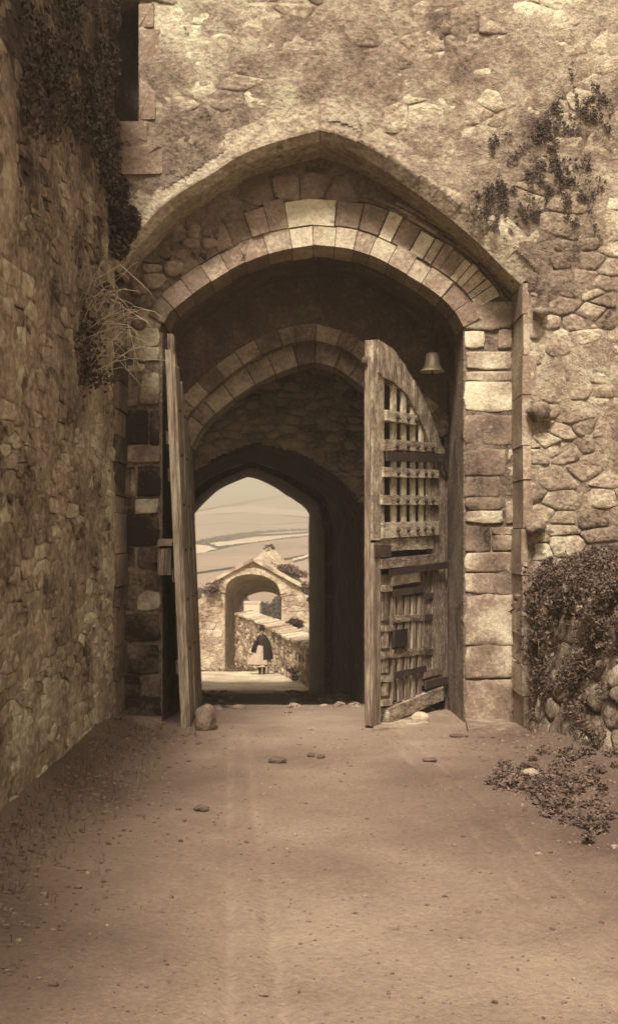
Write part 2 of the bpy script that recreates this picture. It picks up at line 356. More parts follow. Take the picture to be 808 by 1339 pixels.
# upper wall above the arch: large flush weathered stones
up = cells(-2.1, 5.1, 4.6, ZT - .05, .42, .22, keep=lambda u, v: inA(np.array(u), np.array(v), .5) and v > 4.7 and not (u < WX1 + .2 and v > WZ0 - .2) and not (u > 2.6 and v < 5.2), seed=5)
lay(up, FA, M_WALL, gate, h=.016, gap=.004, tone=lambda c: tA(c) + .10, pool=POOL, seed=8, tilt=.9, cut=.10, smooth=True, worn=True, amp=.014)
# right-hand rubble
rt = cells(2.36, 5.1, -.1, 5.2, .31, .16, wvar=.75, keep=lambda u, v: inA(np.array(u), np.array(v), .0) and not (v > 4.75 and u < 2.65), seed=9)
lay(rt, FA, M_WALL, gate, h=.022, gap=.005, tone=lambda c: tA(c) + .08, pool=POOL, seed=10, tilt=1.0, cut=.11, smooth=True, worn=True, amp=.014)
for px, py, r in ((703, 540, .15), (705, 410, .10), (700, 690, .12)):                 # stones that stick out of the rubble
    p = pt(px, py, 10.93); V, Fc = blob_vf(p, (r * .85, .15, r * .7), px, 12, 9, .42, 1.7); add('stone', V, Fc, M_WALL, gate, .42)

# outer arch: chamfered voussoirs
def vous(A, d0, d1, prof, gap=.006, seg=4, jit=.0, R=random):
    """prof: closed list of (r, y); swept along the arch from d0 to d1"""
    V = []; k = len(prof); j = [R.uniform(-jit, jit) for _ in prof]; s = R.uniform(-jit, jit)
    for i in range(seg + 1):
        d = d0 + gap + (d1 - d0 - 2 * gap) * i / seg
        for q, (r, y) in enumerate(prof):
            p = A.at(d, r + j[q] * .5); V.append((p[0], y + s + j[q], p[1]))
    Fc = [(i * k + q, i * k + (q + 1) % k, (i + 1) * k + (q + 1) % k, (i + 1) * k + q) for i in range(seg) for q in range(k)]
    Fc += [tuple(range(k))[::-1], tuple(seg * k + q for q in range(k))]
    return V, Fc
def split(a, b, n, R, var=.25):
    w = np.array([R.uniform(1 - var, 1 + var) for _ in range(n)]); w = np.r_[0, np.cumsum(w)] / w.sum(); return a + (b - a) * w
R1 = random.Random(4)
for a, b, n in ((0, OUT.apex, 7), (OUT.apex, OUT.len, 8)):
    S = split(a, b, n, R1)
    for i in range(n):
        f = ((S[i] + S[i + 1]) / 2 - OUT.apex) / (OUT.len - OUT.apex); ch = .075 + (.17 * f ** 1.5 if f > 0 else 0); wd_ = R1.uniform(.26, .5) + ch * .5
        V, Fc = vous(OUT, S[i], S[i + 1], [(0, 11.66), (0, 11.09), (ch, 10.978), (ch + .02, 10.972), (wd_, 10.982), (wd_ + .02, 11.2), (wd_, 11.66)], gap=.0012, seg=6, jit=.004, R=R1)
        add('voussoir', V, Fc, M_WALL, gate, .60 + R1.uniform(-.04, .04), smooth=False)
# fillet stones of the outer jamb on the right
z = -.15
z2 = -.15
while z2 < 4.5:
    h = R1.uniform(.18, .5); V, Fc = box_vf(-2.2, -2.045 + R1.uniform(-.03, .02), 11.0 + R1.uniform(-.01, .01), 11.62, z2 + .006, z2 + h - .004); add('jamb_stone', V, Fc, M_ASH, gate, R1.choice((.1, .2, .3, .45)), smooth=False); z2 += h
while z < OUT.c[-1, 1] - .02:
    h = min(R1.uniform(.22, .55), OUT.c[-1, 1] - z); V, Fc = box_vf(2.285 + R1.uniform(-.012, .012), 2.335 + R1.uniform(0, .10), 10.975 + R1.uniform(-.01, .01), 11.62, z + .006, z + h - .004)
    V = np.array(V); V[:, 1] += .01 * np.sin(V[:, 2] * 9); add('jamb_stone', V, Fc, M_ASH, gate, R1.uniform(.40, .6), smooth=False); z += h
# quoins beside the dark opening, ledge under it
for x0, x1, z0, z1, tn in ((183, 205, 102, 158, .55), (150, 196, 160, 190, .42), (155, 215, 192, 232, .45), (183, 212, 40, 100, .5), (183, 203, 6, 38, .5), (150, 200, -40, 4, .4)):
    p = rect((x0 - CX) / 121.8, EYE + (HY - z1) / 121.8, (x1 - CX) / 121.8, EYE + (HY - z0) / 121.8)
    lay([p], FA, M_ASH, gate, name='quoin', h=.05, depth=.25, bev=.012, gap=.004, cut=.06, tilt=.1, tone=lambda c, t=tn: t, seed=int(x0))

# recessed face behind the outer arch (tympanum and piers)
def inB(X, Z, r): return ~INN.inside(X, Z, r)
sheet('recessed_face', FB, -2.15, 2.4, -.5, 6.7, .032, .05, M_MORT, gate, keep=lambda X, Z: inB(X, Z, .03) & OUT.inside(X, Z, .12), freq=2.6, tone=.36, seed=4, base=-.012)
R2 = random.Random(21)
# lower ring
S = split(.05, INN.len - .02, 17, R2, .22); lightness = [.34, .42, .38, .5, .44, .46, .62, .78, .74, .72, .55, .70, .58, .66, .62, .42, .5]
for i in range(17):
    w0 = R2.uniform(.19, .235)
    V, Fc = vous(INN, S[i], S[i + 1], [(0, 12.05), (0, 11.52), (w0, 11.515), (w0 + .01, 12.05)], gap=.004, seg=3, jit=.014, R=R2); add('arch_stone', V, Fc, M_ASH, gate, lightness[i], smooth=False)
# upper ring: mixed blocks, thin bright bricks towards the right
def px2d(x): return float(np.interp((x - CX) / 116, INN.c[:, 0], INN.L))
UP = [(238, 262, .35), (262, 286, .3), (286, 306, .5), (306, 330, .3), (330, 353, .42), (353, 377, .38), (377, 437, .82), (438, 468, .42), (469, 494, .40), (495, 511, .85), (512, 534, .45), (535, 552, .88), (553, 563, .66), (564, 574, .5), (574, 588, .46), (588, 596, .72), (596, 603, .76), (603, 611, .66), (611, 616, .7), (616, 623, .74)]
for k, (a, b, tn) in enumerate(UP):
    xx = [(q - CX) / 116 for q in (a, b)]; tall = R2.uniform(.27, .34) if b < 540 else R2.uniform(.24, .30)
    c0 = np.interp(xx[0], (INN.c + .24 * INN.nrm)[:, 0], INN.L); c1 = np.interp(xx[1], (INN.c + .24 * INN.nrm)[:, 0], INN.L)
    V, Fc = vous(INN, c0, c1, [(.235, 11.75), (.235, 11.525), (.235 + tall, 11.52), (.235 + tall, 11.75)], gap=.004, seg=2, jit=.014, R=R2); add('brick' if b - a < 15 else 'arch_stone', V, Fc, M_ASH, gate, tn, smooth=False)
# thin tiles packed above the ring on the right
for lay_ in range(4):
    d = px2d(450 + 18 * lay_) ; d1 = px2d(606 - 3 * lay_)
    while d < d1:
        L = R2.uniform(.16, .36); r0 = .545 + .047 * lay_ + R2.uniform(-.008, .008)
        V, Fc = vous(INN, d, min(d + L, d1), [(r0, 11.7), (r0, 11.53), (r0 + .034, 11.53), (r0 + .034, 11.7)], gap=.006, seg=2, jit=.012, R=R2); add('tile', V, Fc, M_ASH, gate, R2.uniform(.25, .6), smooth=False); d += L
# tympanum stones
def dist_in(u, v):
    return INN.inside(np.array(u), np.array(v), .58)
ty = cells(-2.05, 2.3, 4.3, 6.5, .46, .30, jit=.18, keep=lambda u, v: (not dist_in(u, v)) and OUT.inside(np.array(u), np.array(v), -.02) and not (u > .4 and INN.inside(np.array(u), np.array(v), .75)), seed=31)
lay(ty, FB, M_ASH, gate, h=.022, bev=.02, gap=.008, cut=.14, tilt=.3, tone=lambda c: .36 + RNG.normal(0, .06), pool=POOL, seed=32)
sp = cells(-2.0, -1.0, 4.1, 5.6, .20, .14, keep=lambda u, v: INN.inside(np.array(u), np.array(v), .62) and not INN.inside(np.array(u), np.array(v), .27), seed=33)
lay(sp, FB, M_ASH, gate, h=.03, gap=.006, smooth=True, worn=True, tone=lambda c: .36 + RNG.normal(0, .16), pool=POOL, seed=34)
# piers
def pier(name, u0, u1, core, rows, yb):
    V, Fc = box_vf(u0, u1, 11.56, 12.9, -.6, core); P = add(name, V, Fc, M_MORT, gate, .35, smooth=False)
    for (xa, xb, ya, yb_, tn) in rows:
        tn = .42 + (tn - .42) * (1.45 if u0 < 0 else 1.3)
        p = rect((xa - CX) / 116, EYE + (HY - yb_) / 116, (xb - CX) / 116, EYE + (HY - ya) / 116); p = np.array(p)
        p[:, 0] = np.clip(p[:, 0], u0 - .01, u1 + .01)
        RR = random.Random(int(xa * 7 + ya)); a, b = p[0], p[2]
        pp = [(a[0], a[1]), ((a[0] + b[0]) / 2, a[1] + RR.uniform(-.022, .022)), (b[0], a[1] + RR.uniform(-.018, .018)), (b[0] + RR.uniform(-.012, .012), (a[1] + b[1]) / 2 + RR.uniform(-.04, .04)), (b[0], b[1]), ((a[0] + b[0]) / 2, b[1] + RR.uniform(-.01, .01)), (a[0] + RR.uniform(0, .02), b[1] - RR.uniform(0, .015)), (a[0] + RR.uniform(-.008, .01), (a[1] + b[1]) / 2)]
        q = roundpoly(pp, .0025, RR.uniform(.03, .10), RR)
        if q is None: continue
        V, Fc = rough_vf(q, FB, .018 * RR.uniform(.5, 1.5), .2, RR, .2, .006, RR.random() * 50, True); add('block', V, Fc, M_ASH, P, tn + RR.uniform(-.03, .03) * np.ones(len(V)) + .5 * fbm(np.array(V) * 4, 3, 7))
    return P
zr = lambda z: 420 + z / 2.448
RIGHT = [(607, 634, 431, 458, .66), (650, 674, 431, 458, .58), (607, 674, 458.5, 484, .58), (607, 674, 484.5, 497.5, .52), (607, 674, 498, 541, .66), (607, 674, 541.5, 585, .33), (607, 662, 585.5, 623, .33), (607, 653, 623.5, 649.5, .30), (607, 657, 650, 667, .36),
         (607, 658, 667.5, 687, .66), (607, 641, 688, 721, .32), (642, 674, 699, 721, .38), (642, 674, 688, 698, .4), (607, 674, 722, 748, .5), (607, 646, 749, 777, .54), (647, 674, 749, 776, .5), (607, 674, 778, 843, .56), (607, 674, 844, 888, .44), (607, 674, 889, 949, .46), (607, 674, 393, 430.5, .55), (663, 674, 586, 622, .5), (660, 674, 655, 687, .55)]
pier('right_pier', 1.74, 2.29, 4.36, RIGHT, 0)
LEFT = [(160, 211, 404, 428, .5), (160, 211, 428.5, 453, .56), (157, 176, 454, 486, .36), (163, 210, 454, 476, .55), (166, 192, 477, 486, .62), (156, 182, 487, 534, .40), (183, 210, 487, 532, .48), (156, 194, 535, 581, .12), (195, 210, 535, 581, .2), (156, 210, 582, 608, .48), (158, 179, 609, 652, .22), (171, 179, 613, 651, .42), (180, 210, 609, 651, .08), (177, 210, 652.5, 673, .6), (156, 176, 652.5, 674, .2), (156, 210, 674.5, 714, .11), (156, 178, 714.5, 748, .25), (179, 210, 714.5, 746, .22), (156, 210, 749, 772, .32), (178, 210, 773, 801, .54), (156, 177, 773, 801, .25), (156, 210, 802, 842, .16), (156, 210, 843, 880, .26), (185, 212, 881, 911, .44), (156, 184, 881, 911, .2), (156, 212, 912, 955, .2)]
pier('left_pier', -2.1, -1.65, 4.3, LEFT, 0)

# masonry behind: closed solid parts so that no sky leaks in
def above(A, zb, zt, y, xl, xr, m, name, tone=.4, r=0.0):
    c = A.c + r * A.nrm; mb = MB(); V = []; Fc = []
    for p in c: V += [(p[0], y, p[1]), (p[0], y, zt)]
    for i in range(len(c) - 1): Fc.append((2 * i, 2 * i + 2, 2 * i + 3, 2 * i + 1))
    b = len(V); V += [(xl, y, zb), (A.x0 - r, y, zb), (A.x0 - r, y, zt), (xl, y, zt), (A.x1 + r, y, zb), (xr, y, zb), (xr, y, zt), (A.x1 + r, y, zt)]
    Fc += [(b, b + 1, b + 2, b + 3), (b + 4, b + 5, b + 6, b + 7)]
    return add(name, V, Fc, m, gate, tone, smooth=False)
def loft(name, la, ya, lb, yb, n, m, amp=.03, tone=.4, freq=2.0, seed=0, extra=None):
    k = len(la); V = []
    for i in range(n + 1):
        t = i / n; c = la * (1 - t) + lb * t; V += [(p[0], ya + (yb - ya) * t, p[1]) for p in c]
    V = np.array(V); d = amp * fbm(V * freq, 4, seed); V[:, 0] += d * .8; V[:, 2] += d
    Fc = [(i * k + q, (i + 1) * k + q, (i + 1) * k + q + 1, i * k + q + 1) for i in range(n) for q in range(k - 1)]
    return add(name, V, Fc, m, gate, tone)
def dens(loop, step=.09):
    L = np.r_[0, np.cumsum(np.linalg.norm(np.diff(loop, axis=0), axis=1))]; s = np.linspace(0, L[-1], int(L[-1] / step)); return np.stack([np.interp(s, L, loop[:, 0]), np.interp(s, L, loop[:, 1])], 1)
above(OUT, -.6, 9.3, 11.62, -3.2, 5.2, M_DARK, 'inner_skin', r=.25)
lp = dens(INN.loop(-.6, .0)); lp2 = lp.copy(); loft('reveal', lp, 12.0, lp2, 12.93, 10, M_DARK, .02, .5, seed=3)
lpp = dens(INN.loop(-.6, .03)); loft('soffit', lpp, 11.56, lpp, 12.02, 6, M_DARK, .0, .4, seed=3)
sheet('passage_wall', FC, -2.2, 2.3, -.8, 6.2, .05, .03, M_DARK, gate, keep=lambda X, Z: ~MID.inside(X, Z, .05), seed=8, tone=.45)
R3 = random.Random(5)
for a, b, n in ((0, MID.apex, 8), (MID.apex, MID.len, 8)):                              # two orders of the middle arch
    S = split(a, b, n, R3)
    for i in range(n):
        V, Fc = vous(MID, S[i], S[i + 1], [(0, 13.1), (0, 12.87), (.20, 12.865), (.2, 13.0)], seg=3, jit=.012, R=R3); add('rib_stone', V, Fc, M_HALFSHADE, gate, R3.uniform(.4, .75), smooth=False)
    k = (MI2.apex / MID.apex) if a == 0 else 1
for a, b, n in ((0, MI2.apex, 7), (MI2.apex, MI2.len, 7)):
    S = split(a, b, n, R3)
    for i in range(n):
        V, Fc = vous(MI2, S[i], S[i + 1], [(0, 13.6), (0, 13.12), (.30, 13.1), (.30, 13.6)], seg=3, jit=.010, R=R3); add('rib_stone', V, Fc, M_HALFSHADE, gate, R3.uniform(.5, .85), smooth=False)
mj = np.vstack([(MI2.x0, -.9), (MI2.x0, MI2.c[0, 1])]); mk = np.vstack([(MI2.x1, MI2.c[-1, 1]), (MI2.x1, -.9)])
for q, xx in (('l', MI2.x0), ('r', MI2.x1)):
    V, Fc = box_vf(*((-2.2, xx) if q == 'l' else (xx, 2.3)), 13.0, 13.6, -.9, MI2.c[0 if q == 'l' else -1, 1] + .0); add('rib_pier', V, Fc, M_DARK, gate, .5, smooth=False)
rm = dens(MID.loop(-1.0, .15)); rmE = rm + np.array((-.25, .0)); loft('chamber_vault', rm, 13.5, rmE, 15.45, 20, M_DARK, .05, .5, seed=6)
# inner cross wall with rubble tympanum
sheet('cross_wall', FE, -2.6, 2.0, -1.2, 5.0, .04, .04, M_HALFSHADE, gate, keep=lambda X, Z: ~ENT.inside(X, Z, .02), seed=9, tone=.75)
er = cells(-2.1, 1.0, 2.5, 4.6, .26, .12, keep=lambda u, v: not ENT.inside(np.array(u), np.array(v), .08), seed=41)
lay(er, FE, M_HALFSHADE, gate, h=.045, bev=.03, gap=.012, smooth=True, worn=True, tone=lambda c: .88 + RNG.normal(0, .22), pool=POOL, seed=42)
la = dens(ENT.loop(-1.2)); kk = len(la)
def samp(A, zb, k):
    L = A.loop(zb); d = np.r_[0, np.cumsum(np.linalg.norm(np.diff(L, axis=0), axis=1))]; s = np.linspace(0, d[-1], k); return np.stack([np.interp(s, d, L[:, 0]), np.interp(s, d, L[:, 1])], 1)
A1 = samp(ENT, -1.4, 90); A2 = samp(EXI, -2.6, 90)
mid_t = .62; Am = A1 * (1 - mid_t) + A2 * mid_t
ctr = Am.mean(0); Aw = Am.copy(); Aw[:, 0] = ctr[0] + (Am[:, 0] - ctr[0]) * 1.10; Aw[:, 1] += np.where(Am[:, 1] > 2.6, .12, 0)
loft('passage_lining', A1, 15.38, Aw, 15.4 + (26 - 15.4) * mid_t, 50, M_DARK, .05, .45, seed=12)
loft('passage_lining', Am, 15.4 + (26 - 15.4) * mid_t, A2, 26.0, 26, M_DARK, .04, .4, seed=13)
V = [(a[0], 15.4 + 10.6 * mid_t, a[1]) for a in Am] + [(a[0], 15.4 + 10.6 * mid_t, a[1]) for a in Aw]
add('passage_rib', V, [(i, i + 1, 91 + i, 90 + i) for i in range(89)], M_DARK, gate, .5, smooth=False)
above(EXI, -4, 3.85, 26.02, -6, 5.2, M_WALL, 'outer_face', .5)
mb = MB(); mb.put(*box_vf(-6, 5.2, 11.3, 13.7, 9.2, 9.5)); mb.put(*box_vf(-6, 5.2, 13.5, 15.8, 5.3, 5.5)); mb.put(*box_vf(-6, 5.2, 13.4, 13.6, 4.8, 9.2)); mb.put(*box_vf(-6, 5.2, 15.6, 25.9, 3.8, 4.0)); mb.put(*box_vf(-6, 5.2, 15.5, 15.7, 3.9, 5.3)); mb.put(*box_vf(-6.2, -5.9, 11.05, 26.0, -5, 4.05)); mb.put(*box_vf(5.1, 5.4, 11.05, 26.0, -5, 4.05)); mb.put(*box_vf(-6.2, -5.95, 11.05, 13.6, 4.15, 9.25)); mb.put(*box_vf(5.15, 5.4, 11.05, 13.6, 4.15, 9.25)); mb.put(*box_vf(-6.2, -5.95, 13.6, 15.7, 4.15, 5.4)); mb.put(*box_vf(5.15, 5.4, 13.6, 15.7, 4.15, 5.4)); mb.put(*box_vf(-6, -2.55, 11.03, 11.3, -1, 9.25))
mb.build('side_walls', M_WALL, gate, smooth=False)
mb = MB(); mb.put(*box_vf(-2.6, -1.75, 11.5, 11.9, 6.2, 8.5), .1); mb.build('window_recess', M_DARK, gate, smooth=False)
flush(POOL, 300, 'small_stones', gate)

# ================================================================== LEFT COURTYARD WALL
lw = thing('courtyard_wall', (-2.1, 7, 0), 'tall rubble stone wall running along the left of the road, ivy on its top', 'wall')
FL = (np.array((-2.10, 0, 0.)), np.array((0, 1., 0)), np.array((0, 0, 1.)), np.array((1., 0, 0)))
def toneL(P): return np.clip(.54 + .45 * fbm(P * .9, 3, 15) - .42 * np.clip((P[:, 2] - 4.5 - .1 * (P[:, 1] - 7) + 1.3 * fbm(P * .8, 3, 16)) / .8, 0, 1), .04, .95)  # painted shade: tone darkens up the wall, edge broken by noise
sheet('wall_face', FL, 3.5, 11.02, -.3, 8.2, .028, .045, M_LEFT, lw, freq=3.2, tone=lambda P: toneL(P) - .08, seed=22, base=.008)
V, Fc = box_vf(-3.2, -2.16, -2.0, 11.0, -.6, 8.2); add('wall_core', V, Fc, M_LEFT, lw, .4, smooth=False)
LP = []
lc = cells(5.6, 11.0, .05, 8.1, .30, .115, wvar=.8, seed=51)
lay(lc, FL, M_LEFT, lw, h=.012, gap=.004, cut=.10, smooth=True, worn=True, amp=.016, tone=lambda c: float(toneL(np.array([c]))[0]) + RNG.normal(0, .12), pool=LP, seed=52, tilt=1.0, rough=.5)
lc2 = cells(3.5, 5.6, .05, 8.1, .36, .17, seed=53); L2 = []
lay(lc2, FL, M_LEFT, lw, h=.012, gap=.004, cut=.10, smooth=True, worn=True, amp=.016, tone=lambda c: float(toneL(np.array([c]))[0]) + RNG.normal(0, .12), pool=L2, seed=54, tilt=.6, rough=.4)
LP.sort(key=lambda q: -q[0] if q[1][0][2] < 6.3 else 0); tail = LP[300:] + L2; flush(LP[:300], 300, 'x', lw)
mbs = MB()
for it in tail: mbs.put(it[1], it[2], it[3])
mbs.build('small_stones', M_LEFT, lw, kind='stuff', smooth=False)

# ================================================================== LOW WALL ON THE RIGHT
rw = thing('low_wall', (2.5, 9.5, 0), 'low ruined rubble wall at right foreground beneath a mat of ivy', 'wall')
PATH = np.array([(2.34, 11.0), (2.30, 10.2), (2.52, 9.0), (2.95, 7.7), (3.7, 6.2), (4.8, 4.8)]); RPOOL = []
mb = MB()
for i in range(5):
    a, b = PATH[i], PATH[i + 1]; L = np.linalg.norm(b - a); ux = np.array((*(b - a) / L, 0)); n = np.array((-ux[1], ux[0], 0)); n = n if n[0] < 0 else -n
    uy = np.array((0, 0, 1.)) - n * .18; uy /= np.linalg.norm(uy); fr = (np.array((*a, -.05)), ux, uy, n)
    sheet('wall_face', fr, -.05, L + .05, -.1, 1.62, .04, .09, M_MORT, rw, tone=.4, seed=60 + i)
    if i < 4: lay(cells(0, L, .0, 1.6, .34, .2, seed=62 + i), fr, M_WALL, rw, h=.035, gap=.008, cut=.17, smooth=True, worn=True, amp=.02, tone=lambda c: .42 + RNG.normal(0, .12), pool=RPOOL, seed=66 + i, tilt=.6, rough=.4)
    q = [a, b, b + (3.0, .6), a + (3.0, .6)]; V = [(p[0] + .28, p[1], 1.52) for p in q[:2]] + [(p[0], p[1], 1.8) for p in q[2:]]
    mb.put(V, [(0, 1, 2, 3)])
mb.build('wall_top', M_DIRT, rw); flush(RPOOL, 160, 'small_stones', rw)

# ================================================================== GATE LEAVES
class Leaf:
    """a plane from the free edge (f) to the hinge (h); px -> (u, z)"""
    def __init__(s, f, h):
        s.f = np.array(f); d = np.array(h) - s.f; s.W = np.linalg.norm(d); s.d = d / s.W; s.n = np.array((s.d[1], -s.d[0]))
        s.lean = 0
    def px(s, x, y, t=.045):
        k = x - CX; f = s.f + s.n * t; u = (F * f[0] - k * f[1]) / (k * s.d[1] - F * s.d[0]); return u, EYE + (HY - y) / F * (f[1] + s.d[1] * u)
    def w(s, u, z, t):                                   # t: towards the seen face
        p = s.f + s.d * u + s.n * t; return (p[0] + s.lean * (z - 0) , p[1], z)
    def prism(s, poly, t0, t1, wob=.0, R=random):
        k = len(poly); V = [s.w(u, z, t0) for u, z in poly] + [s.w(u + R.uniform(-wob, wob), z + R.uniform(-wob, wob), t1) for u, z in poly]
        Fc = [tuple(range(k))[::-1], tuple(range(k, 2 * k))] + [(i, (i + 1) % k, k + (i + 1) % k, k + i) for i in range(k)]; return V, Fc
RL = Leaf((.655, 11.13), (1.665, 12.84)); W = RL.W
rl = thing('gate_leaf', (1.1, 11.9, -.05), 'right oak gate leaf with arched top, studded lattice and small wicket door, standing ajar', 'gate', 'two gate leaves of the archway')
R4 = random.Random(77)
TOPR = np.array([(0, 4.14), (.12, 4.135), (.35, 4.06), (.65, 3.93), (.95, 3.75), (1.25, 3.56), (1.55, 3.36), (1.8, 3.18), (W, 3.05)])
TOPR[:, 1] = [RL.px(x, y)[1] for x, y in ((482, 444), (492, 443), (512, 456), (528, 476), (541, 499), (553, 522), (563, 545), (571, 565), (578, 588))]
TOPR[:, 0] = [RL.px(x, 0)[0] for x in (482, 492, 512, 528, 541, 553, 563, 571, 578)]
def topz(u): return float(np.interp(u, TOPR[:, 0], TOPR[:, 1]))
def strip(u0, u1, z0, z1f, n=5):                          # vertical board, top following z1f
    us = np.linspace(u0, u1, n); return [(u0, z0), (u1, z0)] + [(u, z1f(u)) for u in us[::-1]]
def lp_(parent, name, poly, t0, t1, m, tone, wob=.004, L=RL):
    V, Fc = L.prism(poly, t0, t1, wob, R4); return add(name, V, Fc, m, parent, tone, smooth=False)
def pr(x0, y0, x1, y1, dy0=0):                            # rail between two pixel points with (top, bottom) at either end
    return RL.px(x0, y0), RL.px(x1, y1)
def rail(name, a, b, thick_l, thick_r, t0, t1, m, tone, parent=None):
    (ua, za), (ub, zb) = RL.px(*a), RL.px(*b); la = thick_l / F * (RL.f[1] + RL.d[1] * ua); lb = thick_r / F * (RL.f[1] + RL.d[1] * ub)
    n = 5; us = np.linspace(0, 1, n); top = [(ua + (ub - ua) * t, za + (zb - za) * t + R4.uniform(-.003, .003)) for t in us]; bot = [(ua + (ub - ua) * t, za + (zb - za) * t - la - (lb - la) * t + R4.uniform(-.004, .004)) for t in us]
    return lp_(parent or rl, name, bot + top[::-1], t0, t1, m, tone)
zb0 = -.045
# backing planks
E = np.linspace(.2, W - .03, 10)
for i in range(9):
    lp_(rl, 'plank', strip(E[i] + .003, E[i + 1] - .003, zb0 + R4.uniform(.01, .05), lambda u: topz(u) - .03), -.125, -.095 + R4.uniform(-.006, .006), M_RECESS, R4.uniform(.2, .5))
# free-edge stile, in two lengths, and the hinge stile
u1 = RL.px(505, 0)[0]; us_ = .0
lp_(rl, 'stile', strip(us_, RL.px(502, 0)[0], RL.px(487, 706)[1], lambda u: topz(u) - .004, 4), -.055, .045, M_PAINT, .62)
lp_(rl, 'stile', strip(us_ + .0, RL.px(497, 0)[0], zb0 - .02, lambda u: RL.px(487, 710)[1], 3), -.055, .05, M_WOOD, .5)
lp_(rl, 'edge_board', strip(-.02, -.003, zb0 - .01, lambda u: RL.px(480, 472)[1], 3), -.05, .02, M_WOOD, .55)
uh = RL.px(566, 0)[0]
lp_(rl, 'stile', strip(uh, W, zb0 + .03, lambda u: topz(u) - .02, 4), -.055, .04, M_PAINT, .5)
# arched head board, four pieces
ks = np.linspace(.10, W - .05, 5)
for i in range(4):
    a, b = ks[i], ks[i + 1]; us = np.linspace(a + .003, b - .003, 5); wd_ = .34
    lp_(rl, 'head_board', [(u, topz(u) - wd_ * (1 + .12 * math.sin(u * 5))) for u in us] + [(u, topz(u)) for u in us[::-1]], -.055, .055 + R4.uniform(-.006, .006), M_PAINT, R4.uniform(.5, .62))
# vertical bars of the lattice
BX = (517, 530, 542, 553, 562); studs = []
for i, x in enumerate(BX):
    ua, ub = RL.px(x - 3.0 + .3 * i, 0)[0], RL.px(x + 3.0 - .3 * i, 0)[0]
    lp_(rl, 'bar', strip(ua, ub, RL.px(x, 700)[1], lambda u: topz(u) - .32, 3), .002, .03, M_PAINT, R4.uniform(.75, .95))
# rails (left end, right end, thickness in photo pixels)
RAILS = [((503, 536), (543, 543), 14, 13), ((500, 574), (566, 579), 15, 12), ((499, 611), (571, 614), 13, 11), ((497, 647), (571, 649), 13, 11), ((498, 683), (571, 682), 21, 17)]
for a, b, tl, tr in RAILS:
    r = rail('rail', a, b, tl, tr, -.04, .07, M_RAIL, R4.uniform(.62, .78))
    for x in BX:
        if a[0] < x < b[0]:
            y = np.interp(x, (a[0], b[0]), (a[1] + tl / 2, b[1] + tr / 2)); studs.append((x + R4.uniform(-1, 1), y, r))
rail('board', (500, 704), (566, 701), 18, 16, -.04, .05, M_RAIL, .6)
rail('iron_strap', (501, 590), (590, 594), 13, 11, .072, .092, M_IRON, .3)
rail('iron_plate', (488, 712), (509, 713), 17, 15, .055, .07, M_IRON, .45)
rail('rail', (496, 731), (570, 724), 13, 12, -.04, .075, M_RAIL, .45)
rail('iron_strap', (505, 745), (588, 733), 8, 9, .076, .092, M_IRON, .3)
rail('iron_strap', (554, 890), (583, 884), 11, 9, .05, .075, M_IRON, .5)
for x, y, r in studs:
    u, z_ = RL.px(x, y); c = RL.w(u, z_, .07); V, Fc = lathe_vf([(.0, .036), (.024, .026), (.036, .004), (.036, -.004)], 6)
    V = np.array(V); ax = np.array((RL.n[0], RL.n[1], 0)); bx = np.array((RL.d[0], RL.d[1], 0)); P = np.array(c) + np.outer(V[:, 2], ax) + np.outer(V[:, 0], bx) + np.outer(V[:, 1], (0, 0, 1.)); add('stud', P, Fc, M_IRON, r, .4)
# lower half: wicket door
wk = lp_(rl, 'wicket_door', [RL.px(512, 928), RL.px(553, 914), RL.px(553, 744), RL.px(512, 750)], -.07, -.03, M_RECESS, .5)
lp_(wk, 'pale_board', [RL.px(513, 766), RL.px(549, 760), RL.px(549, 745), RL.px(513, 751)], -.01, .05, M_PALE, .9)
rail('iron_strap', (513, 771), (553, 766), 9, 8, .03, .055, M_IRON, .4, wk)
for i, (xa, xb) in enumerate(((513.5, 517.5), (522, 527), (531, 536), (540, 544.5), (548.5, 552.5))):
    lp_(wk, 'bar', [RL.px(xa, 918), RL.px(xb, 916), RL.px(xb, 779), RL.px(xa, 780)], .006, .035, M_WOOD, R4.uniform(.45, .7))
for y, tl in ((806, 9), (850, 10)):
    rail('rail', (514, y), (553, y - 3), tl, tl - 1, -.02, .045, M_RAIL, R4.uniform(.4, .6), wk)
rail('iron_strap', (514, 879), (556, 870), 9, 8, .046, .062, M_IRON, .4, wk)
lp_(wk, 'lock', [RL.px(513, 847), RL.px(530, 844), RL.px(530, 822), RL.px(513, 824)], .03, .075, M_IRON, .08)
lp_(rl, 'post', [RL.px(498, 918), RL.px(511, 915), RL.px(511, 752), RL.px(498, 752)], -.05, .02, M_WOOD, .5)
for y0, y1 in ((787, 812), (826, 848), (862, 880), (893, 910)):                         # sunk panels of the left strip
    lp_(rl, 'panel', [RL.px(500.5, y1), RL.px(507.5, y1 - 1), RL.px(507.5, y0), RL.px(500.5, y0)], .02, .045, M_PAINT, R4.uniform(.3, .7))
for y in (766, 818, 853, 884, 915): rail('rail', (498, y), (512, y - 1), 8, 8, -.02, .055, M_PAINT, R4.uniform(.45, .65))
lp_(rl, 'post', [RL.px(554.5, 897), RL.px(565.5, 892), RL.px(565.5, 742), RL.px(554.5, 744)], -.05, .03, M_PAINT, .4)
for y in (775, 803, 848): lp_(rl, 'hinge_plate', [RL.px(555, y + 9), RL.px(566, y + 8), RL.px(566, y), RL.px(555, y + 1)], .031, .045, M_IRON, .5)
rail('bottom_rail', (505, 927), (576, 897), 19, 18, -.08, .08, M_RAIL, .6)
rail('rail', (553, 877), (574, 872), 10, 9, -.03, .06, M_WOOD, .5)
